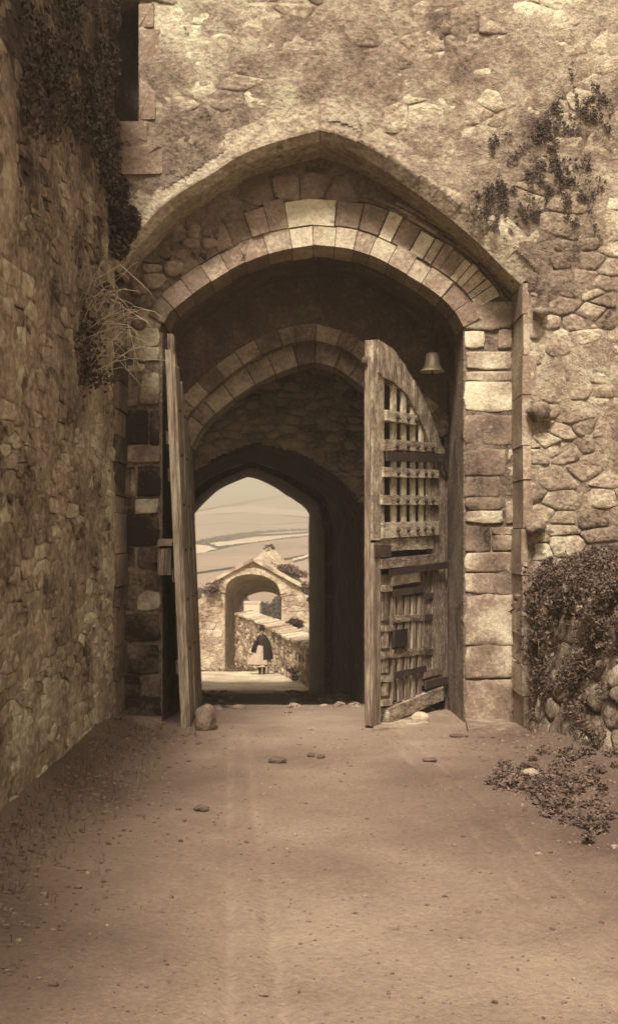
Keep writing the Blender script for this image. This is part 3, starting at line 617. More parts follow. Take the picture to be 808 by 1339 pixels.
V, Fc = blob_vf(pt(476, 472, 11.1), (.035, .03, .05), 3, 7, 5); add('catch', V, Fc, M_IRON, rl, .7)

LL = Leaf((-1.31, 11.12), (-1.36, 12.86)); LL.lean = -.042
ll = thing('gate_leaf.001', (-1.42, 12, -.05), 'left oak gate leaf of upright planks with splintered top, seen edge-on', 'gate', 'two gate leaves of the archway')
E = np.r_[0, .16, .42, .72, 1.02, 1.36, LL.W]; tz = [4.19, 4.02, 3.93, 3.72, 3.52, 3.32, 3.1]
for i in range(6):
    def top(u, i=i): return float(np.interp(u, np.linspace(0, LL.W, 7), [4.0, 3.98, 3.86, 3.7, 3.5, 3.3, 3.1])) + R4.uniform(-.05, .06)
    z0 = -.07 + R4.uniform(-.01, .03)
    poly = strip(E[i] + .004, E[i + 1] - .004, z0, top, 5)
    V, Fc = LL.prism(poly, -.05, .0 + R4.uniform(0, .025), .006, R4); add('plank', V, Fc, M_WOOD, ll, R4.uniform(.42, .72), smooth=False)
for u0, u1_, zt in ((.0, .055, 4.20), (.06, .11, 4.09), (.115, .16, 4.20), (.17, .23, 4.03)):
    V, Fc = LL.prism([(u0, 3.2), (u1_, 3.2), (u1_ - .005, zt - R4.uniform(0, .05)), ((u0 + u1_) / 2, zt - .02), (u0 + .004, zt)], -.05, .012, .004, R4); add('splinter', V, Fc, M_WOOD, ll, .55, smooth=False)
V, Fc = LL.prism(strip(-.04, -.002, -.07, lambda u: 4.02, 3), -.075, -.012, .006, R4); add('edge_board', V, Fc, M_WOOD, ll, .8, smooth=False)
for zz in (.5, 1.5, 2.6, 3.0):
    V, Fc = LL.prism([(.02, zz), (LL.W - .02, zz), (LL.W - .02, zz + .14), (.02, zz + .14)], -.11, -.05, .004, R4); add('rail', V, Fc, M_WOOD, ll, .4, smooth=False)
for zz in (.75, 1.3, 1.85, 2.35, 2.9, 3.4):
    for u in (.3, .9, 1.5):
        if zz < np.interp(u, np.linspace(0, LL.W, 7), [4.0, 3.98, 3.86, 3.7, 3.5, 3.3, 3.1]) - .1:
            c = np.array(LL.w(u, zz, .02)); V, Fc = blob_vf(c, (.022, .022, .022), 5, 6, 4, .1); add('stud', V, Fc, M_IRON, ll, .4)

# wooden block wedged between left pier and left leaf
wb = thing('wooden_block', pt(217, 752, 11.44), 'squared wooden block projecting between the left pier and the left gate leaf', 'block')
p = pt(217, 728, 11.44); V, Fc = box_vf(p[0] - .075, p[0] + .075, p[1] - .12, p[1] + .2, p[2] - .20, p[2] + .12); V = np.array(V); V[[4, 5], 2] -= .03; add('body', V, Fc, M_WOOD, wb, .6, smooth=False)
V, Fc = box_vf(p[0] - .085, p[0] + .082, p[1] - .13, p[1] + .2, p[2] + .122, p[2] + .20); V = np.array(V); V[[4, 5, 6, 7], 0] *= .985; add('top_wedge', V, Fc, M_PALE, wb, .5, smooth=False)
V, Fc = box_vf(-1.75, p[0] - .05, p[1] - .04, p[1] + .04, p[2] - .06, p[2] + .02); add('peg', V, Fc, M_WOOD, wb, .3, smooth=False)

# bell
bp_ = pt(565, 486, 12.3); be = thing('bell', bp_, 'small pale metal bell hanging under the arch above the right gate leaf', 'bell')
prof = [(a * 1.08, b * 1.1) for a, b in [(.0, .205), (.045, .205), (.068, .19), (.076, .15), (.082, .09), (.098, .045), (.125, .015), (.142, .0), (.132, -.002), (.11, .02), (.08, .08), (.06, .17), (0, .18)]]
V, Fc = lathe_vf(prof, 28, bp_); add('bell_body', V, Fc, M_BELL, be, .55)
V, Fc = tube_vf([bp_ + (0, 0, .17), bp_ + (0, 0, -.02)], .008); add('clapper_rod', V, Fc, M_IRON, be)
V, Fc = blob_vf(bp_ + (0, 0, -.03), (.022, .022, .022), 1, 8, 6, .03); add('clapper', V, Fc, M_IRON, be)
V, Fc = tube_vf([bp_ + (-.03, 0, .2), bp_ + (-.03, 0, .25), bp_ + (0, 0, .28), bp_ + (.03, 0, .25), bp_ + (.03, 0, .2)], .011); add('crown_loop', V, Fc, M_IRON, be)
V, Fc = tube_vf([bp_ + (0, 0, .27), bp_ + (0, 0, .9)], .012); add('hanger', V, Fc, M_IRON, be)

# ================================================================== GROUND
RUTS = ((-.28, 6.26, -.089, .022), (-.52, 6.7, -.078, .018), (1.45, 6.26, -.108, .020), (1.17, 6.26, -.088, .016))
def ground_z(X, Y):
    P = np.stack([X, Y, X * 0], 1)
    z = gz(Y) + .05 * fbm(P * .8, 4, 70) + .014 * fbm(P * 5, 3, 71)
    def rut(xf, w, d): return -d * np.exp(-((X - xf) / w) ** 2)
    on = np.clip((11.5 - Y) / 2, 0, 1) + np.clip((Y - 11.5) / 2, 0, 1) * 0
    for x0, y0, k, w in RUTS: z += rut(x0 + k * (Y - y0), w * 2.2, .018) * on
    z += .16 * np.clip((X * -1 - 1.45) / .6, 0, 1) ** 1.5 * np.clip((11.6 - Y) / 1, 0, 1)                # earth banked against the left wall
    z += .14 * np.clip((X - 1.7) / .7, 0, 1) ** 1.5 * np.clip((11.0 - Y) / 1, 0, 1)
    return z
def grid(name, xs, ys, m, tone=None, kind='structure', zf=ground_z, parent=None):
    X, Y = np.meshgrid(xs, ys); X = X.ravel(); Y = Y.ravel(); Z = zf(X, Y); nx = len(xs)
    j, i = np.meshgrid(np.arange(len(ys) - 1), np.arange(nx - 1), indexing='ij'); a = (j * nx + i).ravel(); Q = np.stack([a, a + 1, a + nx + 1, a + nx], 1)
    P = np.stack([X, Y, Z], 1); return add(name, P, Q.tolist(), m, parent, .5 if tone is None else tone(P), kind=kind)
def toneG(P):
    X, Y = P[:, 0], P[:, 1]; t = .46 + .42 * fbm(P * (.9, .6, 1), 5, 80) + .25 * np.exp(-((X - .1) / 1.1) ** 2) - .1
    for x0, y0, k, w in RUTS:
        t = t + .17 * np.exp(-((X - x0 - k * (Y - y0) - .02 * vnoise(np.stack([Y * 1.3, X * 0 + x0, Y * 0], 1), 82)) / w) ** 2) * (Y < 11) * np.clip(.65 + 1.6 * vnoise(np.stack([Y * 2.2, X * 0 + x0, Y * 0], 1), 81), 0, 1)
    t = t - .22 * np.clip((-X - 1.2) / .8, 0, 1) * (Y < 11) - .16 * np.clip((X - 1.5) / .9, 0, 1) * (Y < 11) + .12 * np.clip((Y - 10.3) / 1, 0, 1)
    return t + .22 * (Y > 26.2)  # sunlight past the far arch painted into the tone
ys = np.r_[np.linspace(-8, 3.2, 30), np.arange(3.24, 13, .035), np.arange(13.05, 28, .08), np.arange(28.2, 48, .3)]
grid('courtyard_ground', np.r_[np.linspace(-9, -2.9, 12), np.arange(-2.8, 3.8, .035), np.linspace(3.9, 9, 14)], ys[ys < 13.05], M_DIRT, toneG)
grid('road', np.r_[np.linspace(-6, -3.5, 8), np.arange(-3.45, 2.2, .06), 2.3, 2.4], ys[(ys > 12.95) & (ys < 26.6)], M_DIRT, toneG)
def road2(X, Y):
    e = np.interp(Y, [26, 32, 38, 45.5, 55], [.35, -.3, -1.1, -3.1, -3.2]); z = ground_z(X, Y)
    return z - 3.0 * np.clip((X - e) / .6, 0, 1)
grid('bridge_road', np.r_[np.linspace(-9, -4.2, 10), np.arange(-4.1, .9, .12), 1.5, 3, 6], np.r_[np.arange(26.5, 28, .1), ys[ys >= 28]], M_SUNROAD, toneG, zf=road2)

# pebbles and crumbs of mortar (uncountable)
mb = MB(); R5 = random.Random(9)
for k in range(5200):
    left = k < 1500
    if left: Y = R5.uniform(4.5, 11.2); X = -2.0 + abs(R5.gauss(0, .45))
    elif k < 2000: Y = R5.uniform(6.5, 11); X = 2.35 - abs(R5.gauss(0, .5))
    else: Y = R5.uniform(4, 25); X = R5.uniform(-1.9, 1.7)
    if k > 2400: Y = 3.4 + 7.5 * R5.random() ** 1.4; X = R5.uniform(-1.9, 2.0)
    r = (R5.uniform(.005, .015) if k <= 2400 else R5.uniform(.0025, .007)) * (1.5 if R5.random() < .08 else 1); z_ = float(ground_z(np.array([X]), np.array([Y]))[0])
    V, Fc = blob_vf((X, Y, z_ + r * .3), (r * R5.uniform(.8, 1.6), r, r * .7), k, 5, 3, .3); mb.put(V, Fc, R5.uniform(.15, .55))
for k in range(160):
    Y = R5.uniform(12.5, 25.5); c0 = np.interp(Y, (12.9, 15.4, 26), (0, -.7, -1.45)); X = c0 + R5.choice((-1, 1)) * (1.5 - abs(R5.gauss(0, .45))); r = R5.uniform(.02, .07); V, Fc = blob_vf((X, Y, float(ground_z(np.array([X]), np.array([Y]))[0]) + r * .2), (r * 1.3, r, r * .7), k, 7, 5, .35); mb.put(V, Fc, R5.uniform(.3, .8))
mb.build('grit', M_PEB, smooth=False, kind='stuff')
def gnd(x, y):                                            # where a photographed ground pixel lies
    D = 4.0
    while D < 60:
        X = (x - CX) / F * D
        if EYE + (HY - y) / F * D <= gz(D): break
        D += .02
    return X, D, float(ground_z(np.array([X]), np.array([D]))[0])
def boulder(px, py, r, label, tone, m=M_PALE, seed=1, name='boulder', cat='stone', group=None, amp=.22):
    X, Y, Z = gnd(px, py); V, Fc = blob_vf((X, Y, Z + r[2] * .75), r, seed, 14, 10, amp, 1.6); tag(add(name, V, Fc, m, None, tone), label, cat, group)
boulder(270, 953, (.12, .12, .16), 'lumpy weathered boulder against the foot of the left gate leaf', .35, seed=9, amp=.30)
boulder(549, 943, (.095, .09, .07), 'small round white stone under the right gate leaf', .95, seed=5, amp=.1)
boulder(362, 998, (.07, .05, .03), 'flat dark clod on the road left of the centre', .1, M_DIRT, 7, 'clod', 'clod', amp=.35)
boulder(407, 989, (.035, .03, .022), 'tiny dark clod on the road farthest from the camera', .08, M_DIRT, 8, 'clod', 'clod', amp=.3)
boulder(420, 991, (.04, .03, .022), 'tiny dark clod just right of another near road centre', .08, M_DIRT, 9, 'clod', 'clod', amp=.3)
boulder(264, 1064, (.055, .04, .025), 'dark clod on the near road towards the left wall', .12, M_DIRT, 10, 'clod', 'clod', amp=.35)
boulder(562, 996, (.06, .04, .02), 'flat dark clod in front of the right gate leaf', .12, M_DIRT, 11, 'clod', 'clod', amp=.35)
boulder(693, 1018, (.07, .06, .045), 'pale stone lying among weeds at the foot of the low wall', .6, seed=12)
boulder(452, 898, (.20, .2, .24), 'grey boulder beside the dark passage wall', .3, M_WALL, 13, amp=.25)
boulder(600, 963, (.10, .06, .015), 'thin flat stone in front of the right pier', .1, M_DIRT, 14, 'flat_stone', 'stone')
def slab(pxs, h, label, tone):
    P = [gnd(*p) for p in pxs]; zt = max(p[2] for p in P) + h; k = len(P)
    V = [(p[0], p[1], p[2] - .1) for p in P] + [(p[0], p[1], p[2] + h) for p in P]; Fc = [tuple(range(k, 2 * k))] + [(i, (i + 1) % k, k + (i + 1) % k, k + i) for i in range(k)]
    tag(add('stone_slab', V, Fc, M_PALE, None, tone, smooth=False), label, 'slab')
slab([(487, 955), (560, 946), (555, 938), (535, 931), (492, 940)], .02, 'pale worn threshold slab beneath the right gate leaf', .62)
slab([(441, 914), (478, 918), (478, 910), (444, 907)], .07, 'low pale slab on the passage floor beside the right wall', .5)
slab([(462, 906), (479, 908), (479, 899), (466, 898)], .09, 'smaller slab behind another at the passage right wall', .42)
slab([(612, 960), (668, 955), (662, 941), (608, 944)], .05, 'worn footing slab at the base of the right pier', .4)
slab([(160, 955), (212, 955), (212, 944), (160, 944)], .06, 'worn footing slab at the base of the left pier', .3)

# ================================================================== VEGETATION
def leaves(name, P, size, m, parent=None, nrm=None, seed=1, kind=None, tone=(.3, .7)):
    R = np.random.default_rng(seed); n = len(P); d = R.normal(size=(n, 3)); 
    if nrm is not None: d = d * .75 + np.asarray(nrm)
    d /= np.linalg.norm(d, axis=1)[:, None]; a = np.cross(d, R.normal(size=(n, 3))); a /= np.linalg.norm(a, axis=1)[:, None]; b = np.cross(d, a)
    s = (size * R.uniform(.6, 1.4, n))[:, None]; dn = d * s * .25
    V = np.stack([P - a * s, P - b * s * .62 - dn, P + a * s * 1.1, P + b * s * .62 - dn], 1).reshape(-1, 3)
    q = np.arange(n) * 4; Fc = np.concatenate([np.stack([q, q + 1, q + 2], 1), np.stack([q, q + 2, q + 3], 1)])
    o = add(name, V, Fc.tolist(), m, parent, np.repeat(R.uniform(*tone, n), 4), smooth=False, kind=kind); return o
def clump(c, r, n, R, flat=1.0):
    d = R.normal(size=(n, 3)); d /= np.linalg.norm(d, axis=1)[:, None]; q = R.uniform(.35, 1, n) ** .5
    return np.asarray(c) + d * q[:, None] * np.asarray(r)
def stems(name, paths, r, m, parent, tone=.5):
    mb = MB()
    for p in paths: mb.put(*tube_vf(p, np.linspace(r, r * .35, len(p)), 4), tone)
    return mb.build(name, m, parent)
RV = np.random.default_rng(5)
def ivy(name, label, spots, leaf, m, per, base, stem_paths, cat='ivy', nrm=None, tone=(.3, .7), seed=1, sname='stem'):
    t = thing(name, base, label, cat)
    P = np.vstack([clump(c, r, int(per * (k if len(q) else 1)), RV) for c, r, *q in spots for k in (q[0] if q else 1,)])
    leaves('leaves', P, leaf, m, t, nrm, seed, tone=tone)
    for q in stem_paths or (): stems(sname, [q], .012, M_STEM, t, .3)
    return t
# ivy along the top of the left wall
sp_ = []
for k in range(46):
    Y = 10.7 - 4.2 * RV.random() ** 2.2; lo = 5.2 + .16 * (Y - 7) + .25 * math.sin(Y * 2.3); z_ = lo + abs(RV.normal(0, 1.1)); z_ = min(z_, 8.3)
    sp_.append(((-2.03, Y, z_), (.07, .26, .28), 1))
ivy('ivy', 'dark ivy mat hanging over the upper part of the left wall', sp_, .024, M_LEAF, 190, (-2.1, 9, 5), None, nrm=(1, 0, 0), seed=2)
c = pt(152, 285, 10.8)
ivy('bush', 'dark leafy bush rooted in the wall corner left of the arch springing', [(c + (RV.normal(0, .08), RV.normal(0, .1), RV.normal(0, .2)), (.12, .12, .16)) for _ in range(12)], .03, M_LEAF, 170, c, [[c + (-.2, 0, -.4), c, c + (.1, -.1, .3)]], 'bush', seed=3)
# dry stalks bush
c = pt(122, 432, 9.5); dry = thing('dry_bush', c, 'dry straw stalks and twigs sprouting from the left wall below the arch springing', 'bush')
ps = []
for k in range(60):
    b = c + (RV.normal(-.04, .06), RV.normal(0, .22), RV.normal(-.05, .22)); an = RV.uniform(-.15, 1.45); d = np.array((math.cos(an), RV.uniform(-.6, .0), math.sin(an))); L = RV.uniform(.25, .62)
    w1, w2 = RV.normal(0, .04, 3), RV.normal(0, .07, 3); ps.append([b, b + d * L * .35 + w1 * .5, b + d * L * .7 + w1, b + d * L + w2 + (0, 0, -.22 * L), b + d * L * 1.12 + w2 * 1.4 + (0, 0, -.42 * L)])
for q in ps: stems('stalk', [q], .0033, M_STEM, dry, RV.uniform(.8, 1.3))
leaves('leaves', np.vstack([clump(c + (RV.normal(-.03, .08), RV.normal(0, .15), RV.normal(-.1, .25)), (.1, .12, .13), 60, RV) for _ in range(16)]), .022, M_LEAF, dry, seed=4)
# ivy on the low wall
sp_ = []
for k in range(210):
    t = RV.uniform(0, 3.3); i = int(t); a = PATH[i] + (PATH[i + 1] - PATH[i]) * (t - i); inn = abs(RV.normal(0, .5)); drop = RV.uniform(0, 1) ** 1.7 * (.75 + .45 * math.sin(t * 5)) if inn < .35 else -abs(RV.normal(0, .06))
    sp_.append(((a[0] + inn - .02, a[1] + .2 * inn, 1.60 + .12 * inn - drop + RV.normal(0, .05)), (.075, .08, .08) if k % 3 else (.04, .05, .14), RV.uniform(.25, 1.1)))
for k in range(75):
    t = RV.uniform(0, 3.2); i = int(t); a = PATH[i] + (PATH[i + 1] - PATH[i]) * (t - i); z_ = RV.uniform(.1, 1.4); sp_.append(((a[0] - .03 + .1 * z_, a[1], z_), (.07, .08, .10), .4))
iv = ivy('ivy.001', 'thick ivy mat spilling over the low ruined wall at right', sp_, .016, M_WEED, 190, (2.6, 9.5, 1.5), None, seed=6, tone=(.2, .75))
shP = []
for k in range(40):
    t = RV.uniform(0, 3.2); i = int(t); a = PATH[i] + (PATH[i + 1] - PATH[i]) * (t - i); b = np.array((a[0] + .02, a[1], RV.uniform(.9, 1.65))); d = np.array((RV.normal(-.1, .12), RV.normal(-.05, .15), RV.choice((-1, -1, .5)) * RV.uniform(.15, .5)))
    q = [b, b + d * .5 + (-.08, 0, .05), b + d]; stems('shoot', [q], .004, M_STEM, iv, .1); shP += [q[0] * (1 - u) + q[2] * u + RV.normal(0, .02, 3) + (-.05 * math.sin(3.1 * u), 0, 0) for u in np.linspace(0, 1, 12)]
leaves('young_leaves', np.array(shP), .028, M_WEED, iv, None, 61, tone=(.2, .7))
# weeds at its foot
sp_ = []
for k in range(85):
    px, py = RV.uniform(650, 800), 0; lo = np.interp(px, (645, 700, 760, 800), (1012, 1000, 1000, 1010)); hi = np.interp(px, (645, 690, 740, 780, 800), (1026, 1040, 1085, 1108, 1130))
    X, Y, Z = gnd(px, RV.uniform(lo, hi)); k_ = RV.uniform(.3, 1.0); sp_.append(((X + RV.normal(0, .07), Y + RV.normal(0, .12), Z + .02), (.12 * k_, .12 * k_, .06 * k_), RV.uniform(.3, 1)))
ivy('weeds', 'low spreading weeds on the ground at the foot of the ivied low wall', sp_, .016, M_WEED, 150, (2.2, 8.5, 0), None, 'weeds', nrm=(0, 0, .8), seed=7)
# scattered plants on the gatehouse face
for k, (px, py, rx, rz, n, lab) in enumerate(((705, 185, .30, .25, 9, 'dark ivy tuft high on the gatehouse face at top right'), (755, 130, .2, .25, 6, 'dark ivy tuft at the top right corner of the gatehouse face'), (645, 262, .22, .2, 7, 'small ivy tuft on the right haunch of the outer arch'), (735, 240, .25, .18, 6, 'ivy tuft below the dark tuft on the upper right gatehouse face'))):
    c = pt(px, py, 10.945); sp_ = []
    for q in range(n * 2):
        w = c + (RV.normal(0, rx * .5), 0, RV.normal(0, rz * .5)); d = RV.normal(0, 1, 2)
        for st in range(9):
            d = d * .7 + RV.normal(0, .7, 2) + (0, -.15); w = w + (d[0] * .035, 0, d[1] * .035); sp_.append((w, np.array((.035, .02, .035)) * RV.uniform(.4, 1.3), RV.uniform(.2, 1)))
    ivy('ivy_tuft', lab, sp_, .011, M_LEAF, 26, c, None, nrm=(0, -1, 0), seed=20 + k)
# grass tufts on the left bank of earth: uncountable
mb = MB()
for k in range(900):
    Y = RV.uniform(5, 11); X = -2.0 + abs(RV.normal(0, .3)); z_ = float(ground_z(np.array([X]), np.array([Y]))[0]); h = RV.uniform(.03, .10); dx, dy = RV.normal(0, .03, 2)
    mb.put([(X - .004, Y, z_ - .01), (X + .004, Y, z_ - .01), (X + dx, Y + dy, z_ + h)], [(0, 1, 2)], RV.uniform(.3, .8))
mb.build('grass', M_WEED, kind='stuff', smooth=False)

# ================================================================== LOWER GATEWAY, PARAPET, BUSHES, WOMAN
lg = thing('outer_gateway', (-2.6, 46, -4.1), 'pale gabled stone gateway with round arch at the bottom of the road', 'gateway')
D = 46.0; FG = (np.array((0, D, 0.)),) + FA[1:]
AR = Arch(xz([(294.5, 775), (297, 764), (305, 756), (318, 751.5), (331, 750.5)], D), xz([(331, 750.5), (345, 753), (357, 759), (364, 767), (367, 777)], D))
GB = xz([(250, 800), (258, 792), (266, 775), (278, 762), (331, 733), (392, 767), (399, 782), (412, 802)], D)
def gtop(x): return np.interp(x, GB[:, 0], GB[:, 1])
sheet('front_face', FG, GB[0, 0], GB[-1, 0], -4.6, 1.2, .06, .06, M_PALE, lg, keep=lambda X, Z: (Z < gtop(X)) & ~AR.inside(X, Z, .02), freq=1.6, tone=.62, seed=90)
ck = lambda u, v: v < gtop(u) - .12 and not AR.inside(np.array(u), np.array(v), .25)
lay(cells(GB[0, 0], GB[-1, 0], -4.2, 1.0, .42, .24, keep=ck, seed=91), FG, M_PALE, lg, h=.02, bev=.03, gap=.006, cut=.15, tone=lambda c: .6 + RNG.normal(0, .10), seed=92)
R6 = random.Random(8); S = split(0, AR.len, 15, R6, .15)
for i in range(15):
    V, Fc = vous(AR, S[i], S[i + 1], [(0, 46.7), (0, 45.93), (.28, 45.93), (.28, 46.3)], seg=2, jit=.01, R=R6); add('voussoir', V, Fc, M_PALE, lg, R6.uniform(.6, .8), smooth=False)
for x0, y0, x1, y1 in ((272, 764, 331.5, 733), (331.5, 733, 394, 767)):                       # coping along the gable, projecting
    n = 5
    for i in range(n):
        a = pt(x0 + (x1 - x0) * i / n, y0 + (y1 - y0) * i / n, D); b = pt(x0 + (x1 - x0) * (i + 1) / n - .3, y0 + (y1 - y0) * (i + 1) / n, D)
        V = []
        for q in (a, b): V += [(q[0], 45.78, q[2] - .02), (q[0], 45.78, q[2] + .12), (q[0], 46.5, q[2] + .14), (q[0], 46.5, q[2] - .02)]
        add('coping', V, [(0, 1, 5, 4), (1, 2, 6, 5), (2, 3, 7, 6), (3, 0, 4, 7), (0, 3, 2, 1), (4, 5, 6, 7)], M_PALE, lg, R6.uniform(.5, .75), smooth=False)
BK = Arch(xz([(309, 808), (313, 795), (321, 782), (333, 776), (345, 773.5)], 50.5), xz([(345, 773.5), (357, 775.5), (367, 781), (372, 790), (374, 800)], 50.5))
s1, s2 = samp(AR, -4.8, 50), samp(BK, -4.8, 50); k = 50; V = []
for i in range(7): V += [(p[0], 46.1 + 4.4 * i / 6, p[1]) for p in s1 * (1 - i / 6) + s2 * i / 6]
V = np.array(V); V[:, 0] += .05 * fbm(V * 1.5, 3, 95)
add('passage_lining', V, [(i * k + q, (i + 1) * k + q, (i + 1) * k + q + 1, i * k + q + 1) for i in range(6) for q in range(k - 1)], M_WALL, lg, .5)
GR = xz([(255, 790), (300, 752), (335, 730), (346, 719), (353, 715), (360, 719), (368, 730), (385, 742), (410, 765)], 51)
cc = BK.c; V = []; Fc = []
for x in np.linspace(GR[0, 0], GR[-1, 0], 60):
    ins = BK.x0 < x < BK.x1; V += [(x, 50.5, float(np.interp(x, cc[:, 0], cc[:, 1])) if ins else -4.8), (x, 50.5, float(np.interp(x, GR[:, 0], GR[:, 1])) + R6.uniform(-.08, .08))]
Fc = [(2 * i, 2 * i + 2, 2 * i + 3, 2 * i + 1) for i in range(59)]; V += [(a, 51.1, b) for a, _, b in V]; n_ = 120
Fc += [(n_ + a, n_ + d, n_ + c_, n_ + b) for a, b, c_, d in Fc[:59]] + [(2 * i + 1, 2 * i + 3, n_ + 2 * i + 3, n_ + 2 * i + 1) for i in range(59)]
add('rear_gable', V, Fc, M_WALL, lg, .55, smooth=False)
a0, a1, a2 = pt(276, 766, 46.3), pt(331, 736, 46.3), pt(395, 770, 46.3); b0, b1, b2 = pt(290, 762, 50.6), pt(352, 720, 50.6), pt(408, 764, 50.6)
P = []; 
for t in np.linspace(0, 1, 14):
    for s in np.linspace(0, 1, 25):
        q = (a0 + (a1 - a0) * s * 2) if s < .5 else a1 + (a2 - a1) * (s - .5) * 2; w = (b0 + (b1 - b0) * s * 2) if s < .5 else b1 + (b2 - b1) * (s - .5) * 2; P.append(q * (1 - t) + w * t)
P = np.array(P); P[:, 2] += .18 * fbm(P * 1.3, 4, 96); add('roof', P, [(j * 25 + i, j * 25 + i + 1, (j + 1) * 25 + i + 1, (j + 1) * 25 + i) for j in range(13) for i in range(24)], M_WALL, lg, .55)
for x0, y0, z0, x1, y1, z1 in ((-5.2, 46.2, -5, -5.1, 50.6, -1.2), (-.3, 46.2, -5, -.2, 50.6, -.6)):
    V, Fc = box_vf(x0, x1, y0, y1, z0, z1); add('side_wall', V, Fc, M_PALE, lg, .5, smooth=False)
def shrub(name, label, c, r, n, leaf, m=M_WEED, seed=1, cat='bush', blobs=10, tone=(.25, .7)):
    c = np.asarray(c, float); R = np.random.default_rng(seed); t = thing(name, c - (0, 0, r[2]), label, cat)
    P = np.vstack([clump(c + R.normal(size=3) * np.asarray(r) * .5, np.asarray(r) * .5, n // blobs, R) for _ in range(blobs)])
    P[:, 2] = np.maximum(P[:, 2], c[2] - r[2] - .05); leaves('leaves', P, leaf, m, t, None, seed, tone=tone)
    [stems('stem', [[c - (0, 0, r[2] + .1), c + R.normal(size=3) * np.asarray(r) * .5]], .02, M_STEM, t, .2) for _ in range(3)]; return t
shrub('roof_weeds', 'weeds growing thick over the ruined right roof slope of the pale gateway', pt(378, 745, 48.6), (.8, .9, .35), 1300, .06, seed=31, cat='weeds')
shrub('roof_weeds', 'weed tuft on the very peak of the pale gateway', pt(353, 716, 50.8), (.25, .3, .12), 260, .05, seed=32, cat='weeds')
shrub('roof_weeds', 'weeds trailing over the left shoulder of the pale gateway', pt(279, 770, 45.7), (.5, .2, .3), 500, .05, seed=33, cat='weeds')
shrub('roof_weeds', 'weeds on the far right shoulder of the pale gateway', pt(400, 772, 46.2), (.4, .4, .4), 500, .05, seed=39, cat='weeds')
# parapet
pp_ = thing('parapet_wall', (-1, 36, -3), 'low stone parapet with pale slab coping running from the passage down to the gateway', 'wall')
PB = np.array([(.42, 26.3), (.02, 27.5), (-.55, 32), (-1.39, 38), (-2.2, 42), (-3.25, 45.6)]); PT = [-.95, -1.0, -1.25, -1.45, -1.5, -1.5]; PPOOL = []
cop = []
for i in range(5):
    a, b = PB[i], PB[i + 1]; L = np.linalg.norm(b - a); ux = np.array((*(b - a) / L, 0)); n = np.array((-ux[1], ux[0], 0)); n = n if n[0] < 0 else -n
    fr = (np.array((*a, 0.)), ux, np.array((0, 0, 1.)), n); zt = lambda u, i=i, L=L: np.interp(u, (0, L), (PT[i], PT[i + 1]))
    zb = min(gz(a[1]), gz(b[1])) - .3
    sheet('wall_face', fr, -.02, L + .02, zb, max(PT[i:i + 2]), .07, .06, M_PALE, pp_, keep=lambda U, V_: V_ < zt(U) - .02, tone=.5, seed=100 + i)
    lay(cells(0, L, zb, max(PT[i:i + 2]) - .05, .40, .2, keep=lambda u, v: v < zt(u) - .1, seed=105 + i), fr, M_PALE, pp_, h=.04, bev=.03, gap=.01, cut=.15, tone=lambda c: .5 + RNG.normal(0, .2), pool=PPOOL, seed=110 + i, tilt=.5)
    u = 0
    while u < L - .05:
        w = min(R6.uniform(.4, .9), L - u); V = []; jz = R6.uniform(-.03, .03); jo = R6.uniform(-.06, .05)
        sl_ = R6.uniform(-.01, .02)
        for q, t0 in ((u + .01, -.10), (u + w - .01, -.10)):
            base = np.array((*a, 0)) + ux * q; z0 = zt(q)
            for off, dz in ((.10, 0.), (.10, .07), (-.62, .17 + sl_), (-.62, .0)):
                p = base + n * (off + jo) + (0, 0, R6.uniform(-.015, .015)); V.append((p[0], p[1], z0 + dz + jz))
        add('coping', V, [(0, 1, 5, 4), (1, 2, 6, 5), (2, 3, 7, 6), (3, 0, 4, 7), (0, 3, 2, 1), (4, 5, 6, 7)], M_PALE, pp_, R6.uniform(.35, .95), smooth=False); u += w
flush(PPOOL, 220, 'small_stones', pp_)
shrub('bush', 'dark low bush at the near foot of the parapet, right of the woman', np.array(gnd(383, 892)) + (.1, .3, .12), (.6, .45, .2), 1100, .035, M_WEED, 34)
shrub('bush', 'dark low bush by the road edge left of the woman, beside the gate leaf', np.array(gnd(272, 872)) + (0, .3, .15), (.6, .5, .22), 1100, .035, M_WEED, 35)
shrub('bush', 'straggling dark growth along the base of the parapet behind the woman', np.array(gnd(352, 876)) + (.35, 1.4, .25), (.7, .7, .25), 1200, .045, M_WEED, 36)
shrub('bush', 'bushy tuft on the parapet coping in front of the gateway right side', pt(383, 815, 40), (.4, .3, .15), 600, .05, M_LEAF, 37)
shrub('bush', 'low grassy growth along the foot of the pale gateway left wall', np.array((-3.9, 42.5, gz(42.5) + .1)), (1.1, 1.6, .18), 900, .05, M_WEED, 38)

# the woman
wp = np.array(gnd(342.5, 882)); wx, wy, wz = wp; H = 60 / F * wy; s = H / 1.62
wm = thing('person', wp, 'woman standing on the road in dark cloak, small dark hat and light full skirt', 'person')
def skin(name, nodes, edges, m, parent, sub=2):
    me = bpy.data.meshes.new(name); me.from_pydata([tuple(np.array(p) * s) for p, r in nodes], edges, []); me.materials.append(m)
    me.attributes.new('tone', 'FLOAT', 'POINT'); o = bpy.data.objects.new(name, me); COL.objects.link(o); o.parent = parent
    md = o.modifiers.new('skin', 'SKIN'); md.use_smooth_shade = True
    for i, (p, r) in enumerate(nodes):
        q = me.skin_vertices[0].data[i]; q.radius = ((r[0] if isinstance(r, tuple) else r) * s, (r[1] if isinstance(r, tuple) else r) * s)
    me.skin_vertices[0].data[0].use_root = True
    o.modifiers.new('sub', 'SUBSURF').levels = sub; o.modifiers['sub'].render_levels = sub; return o
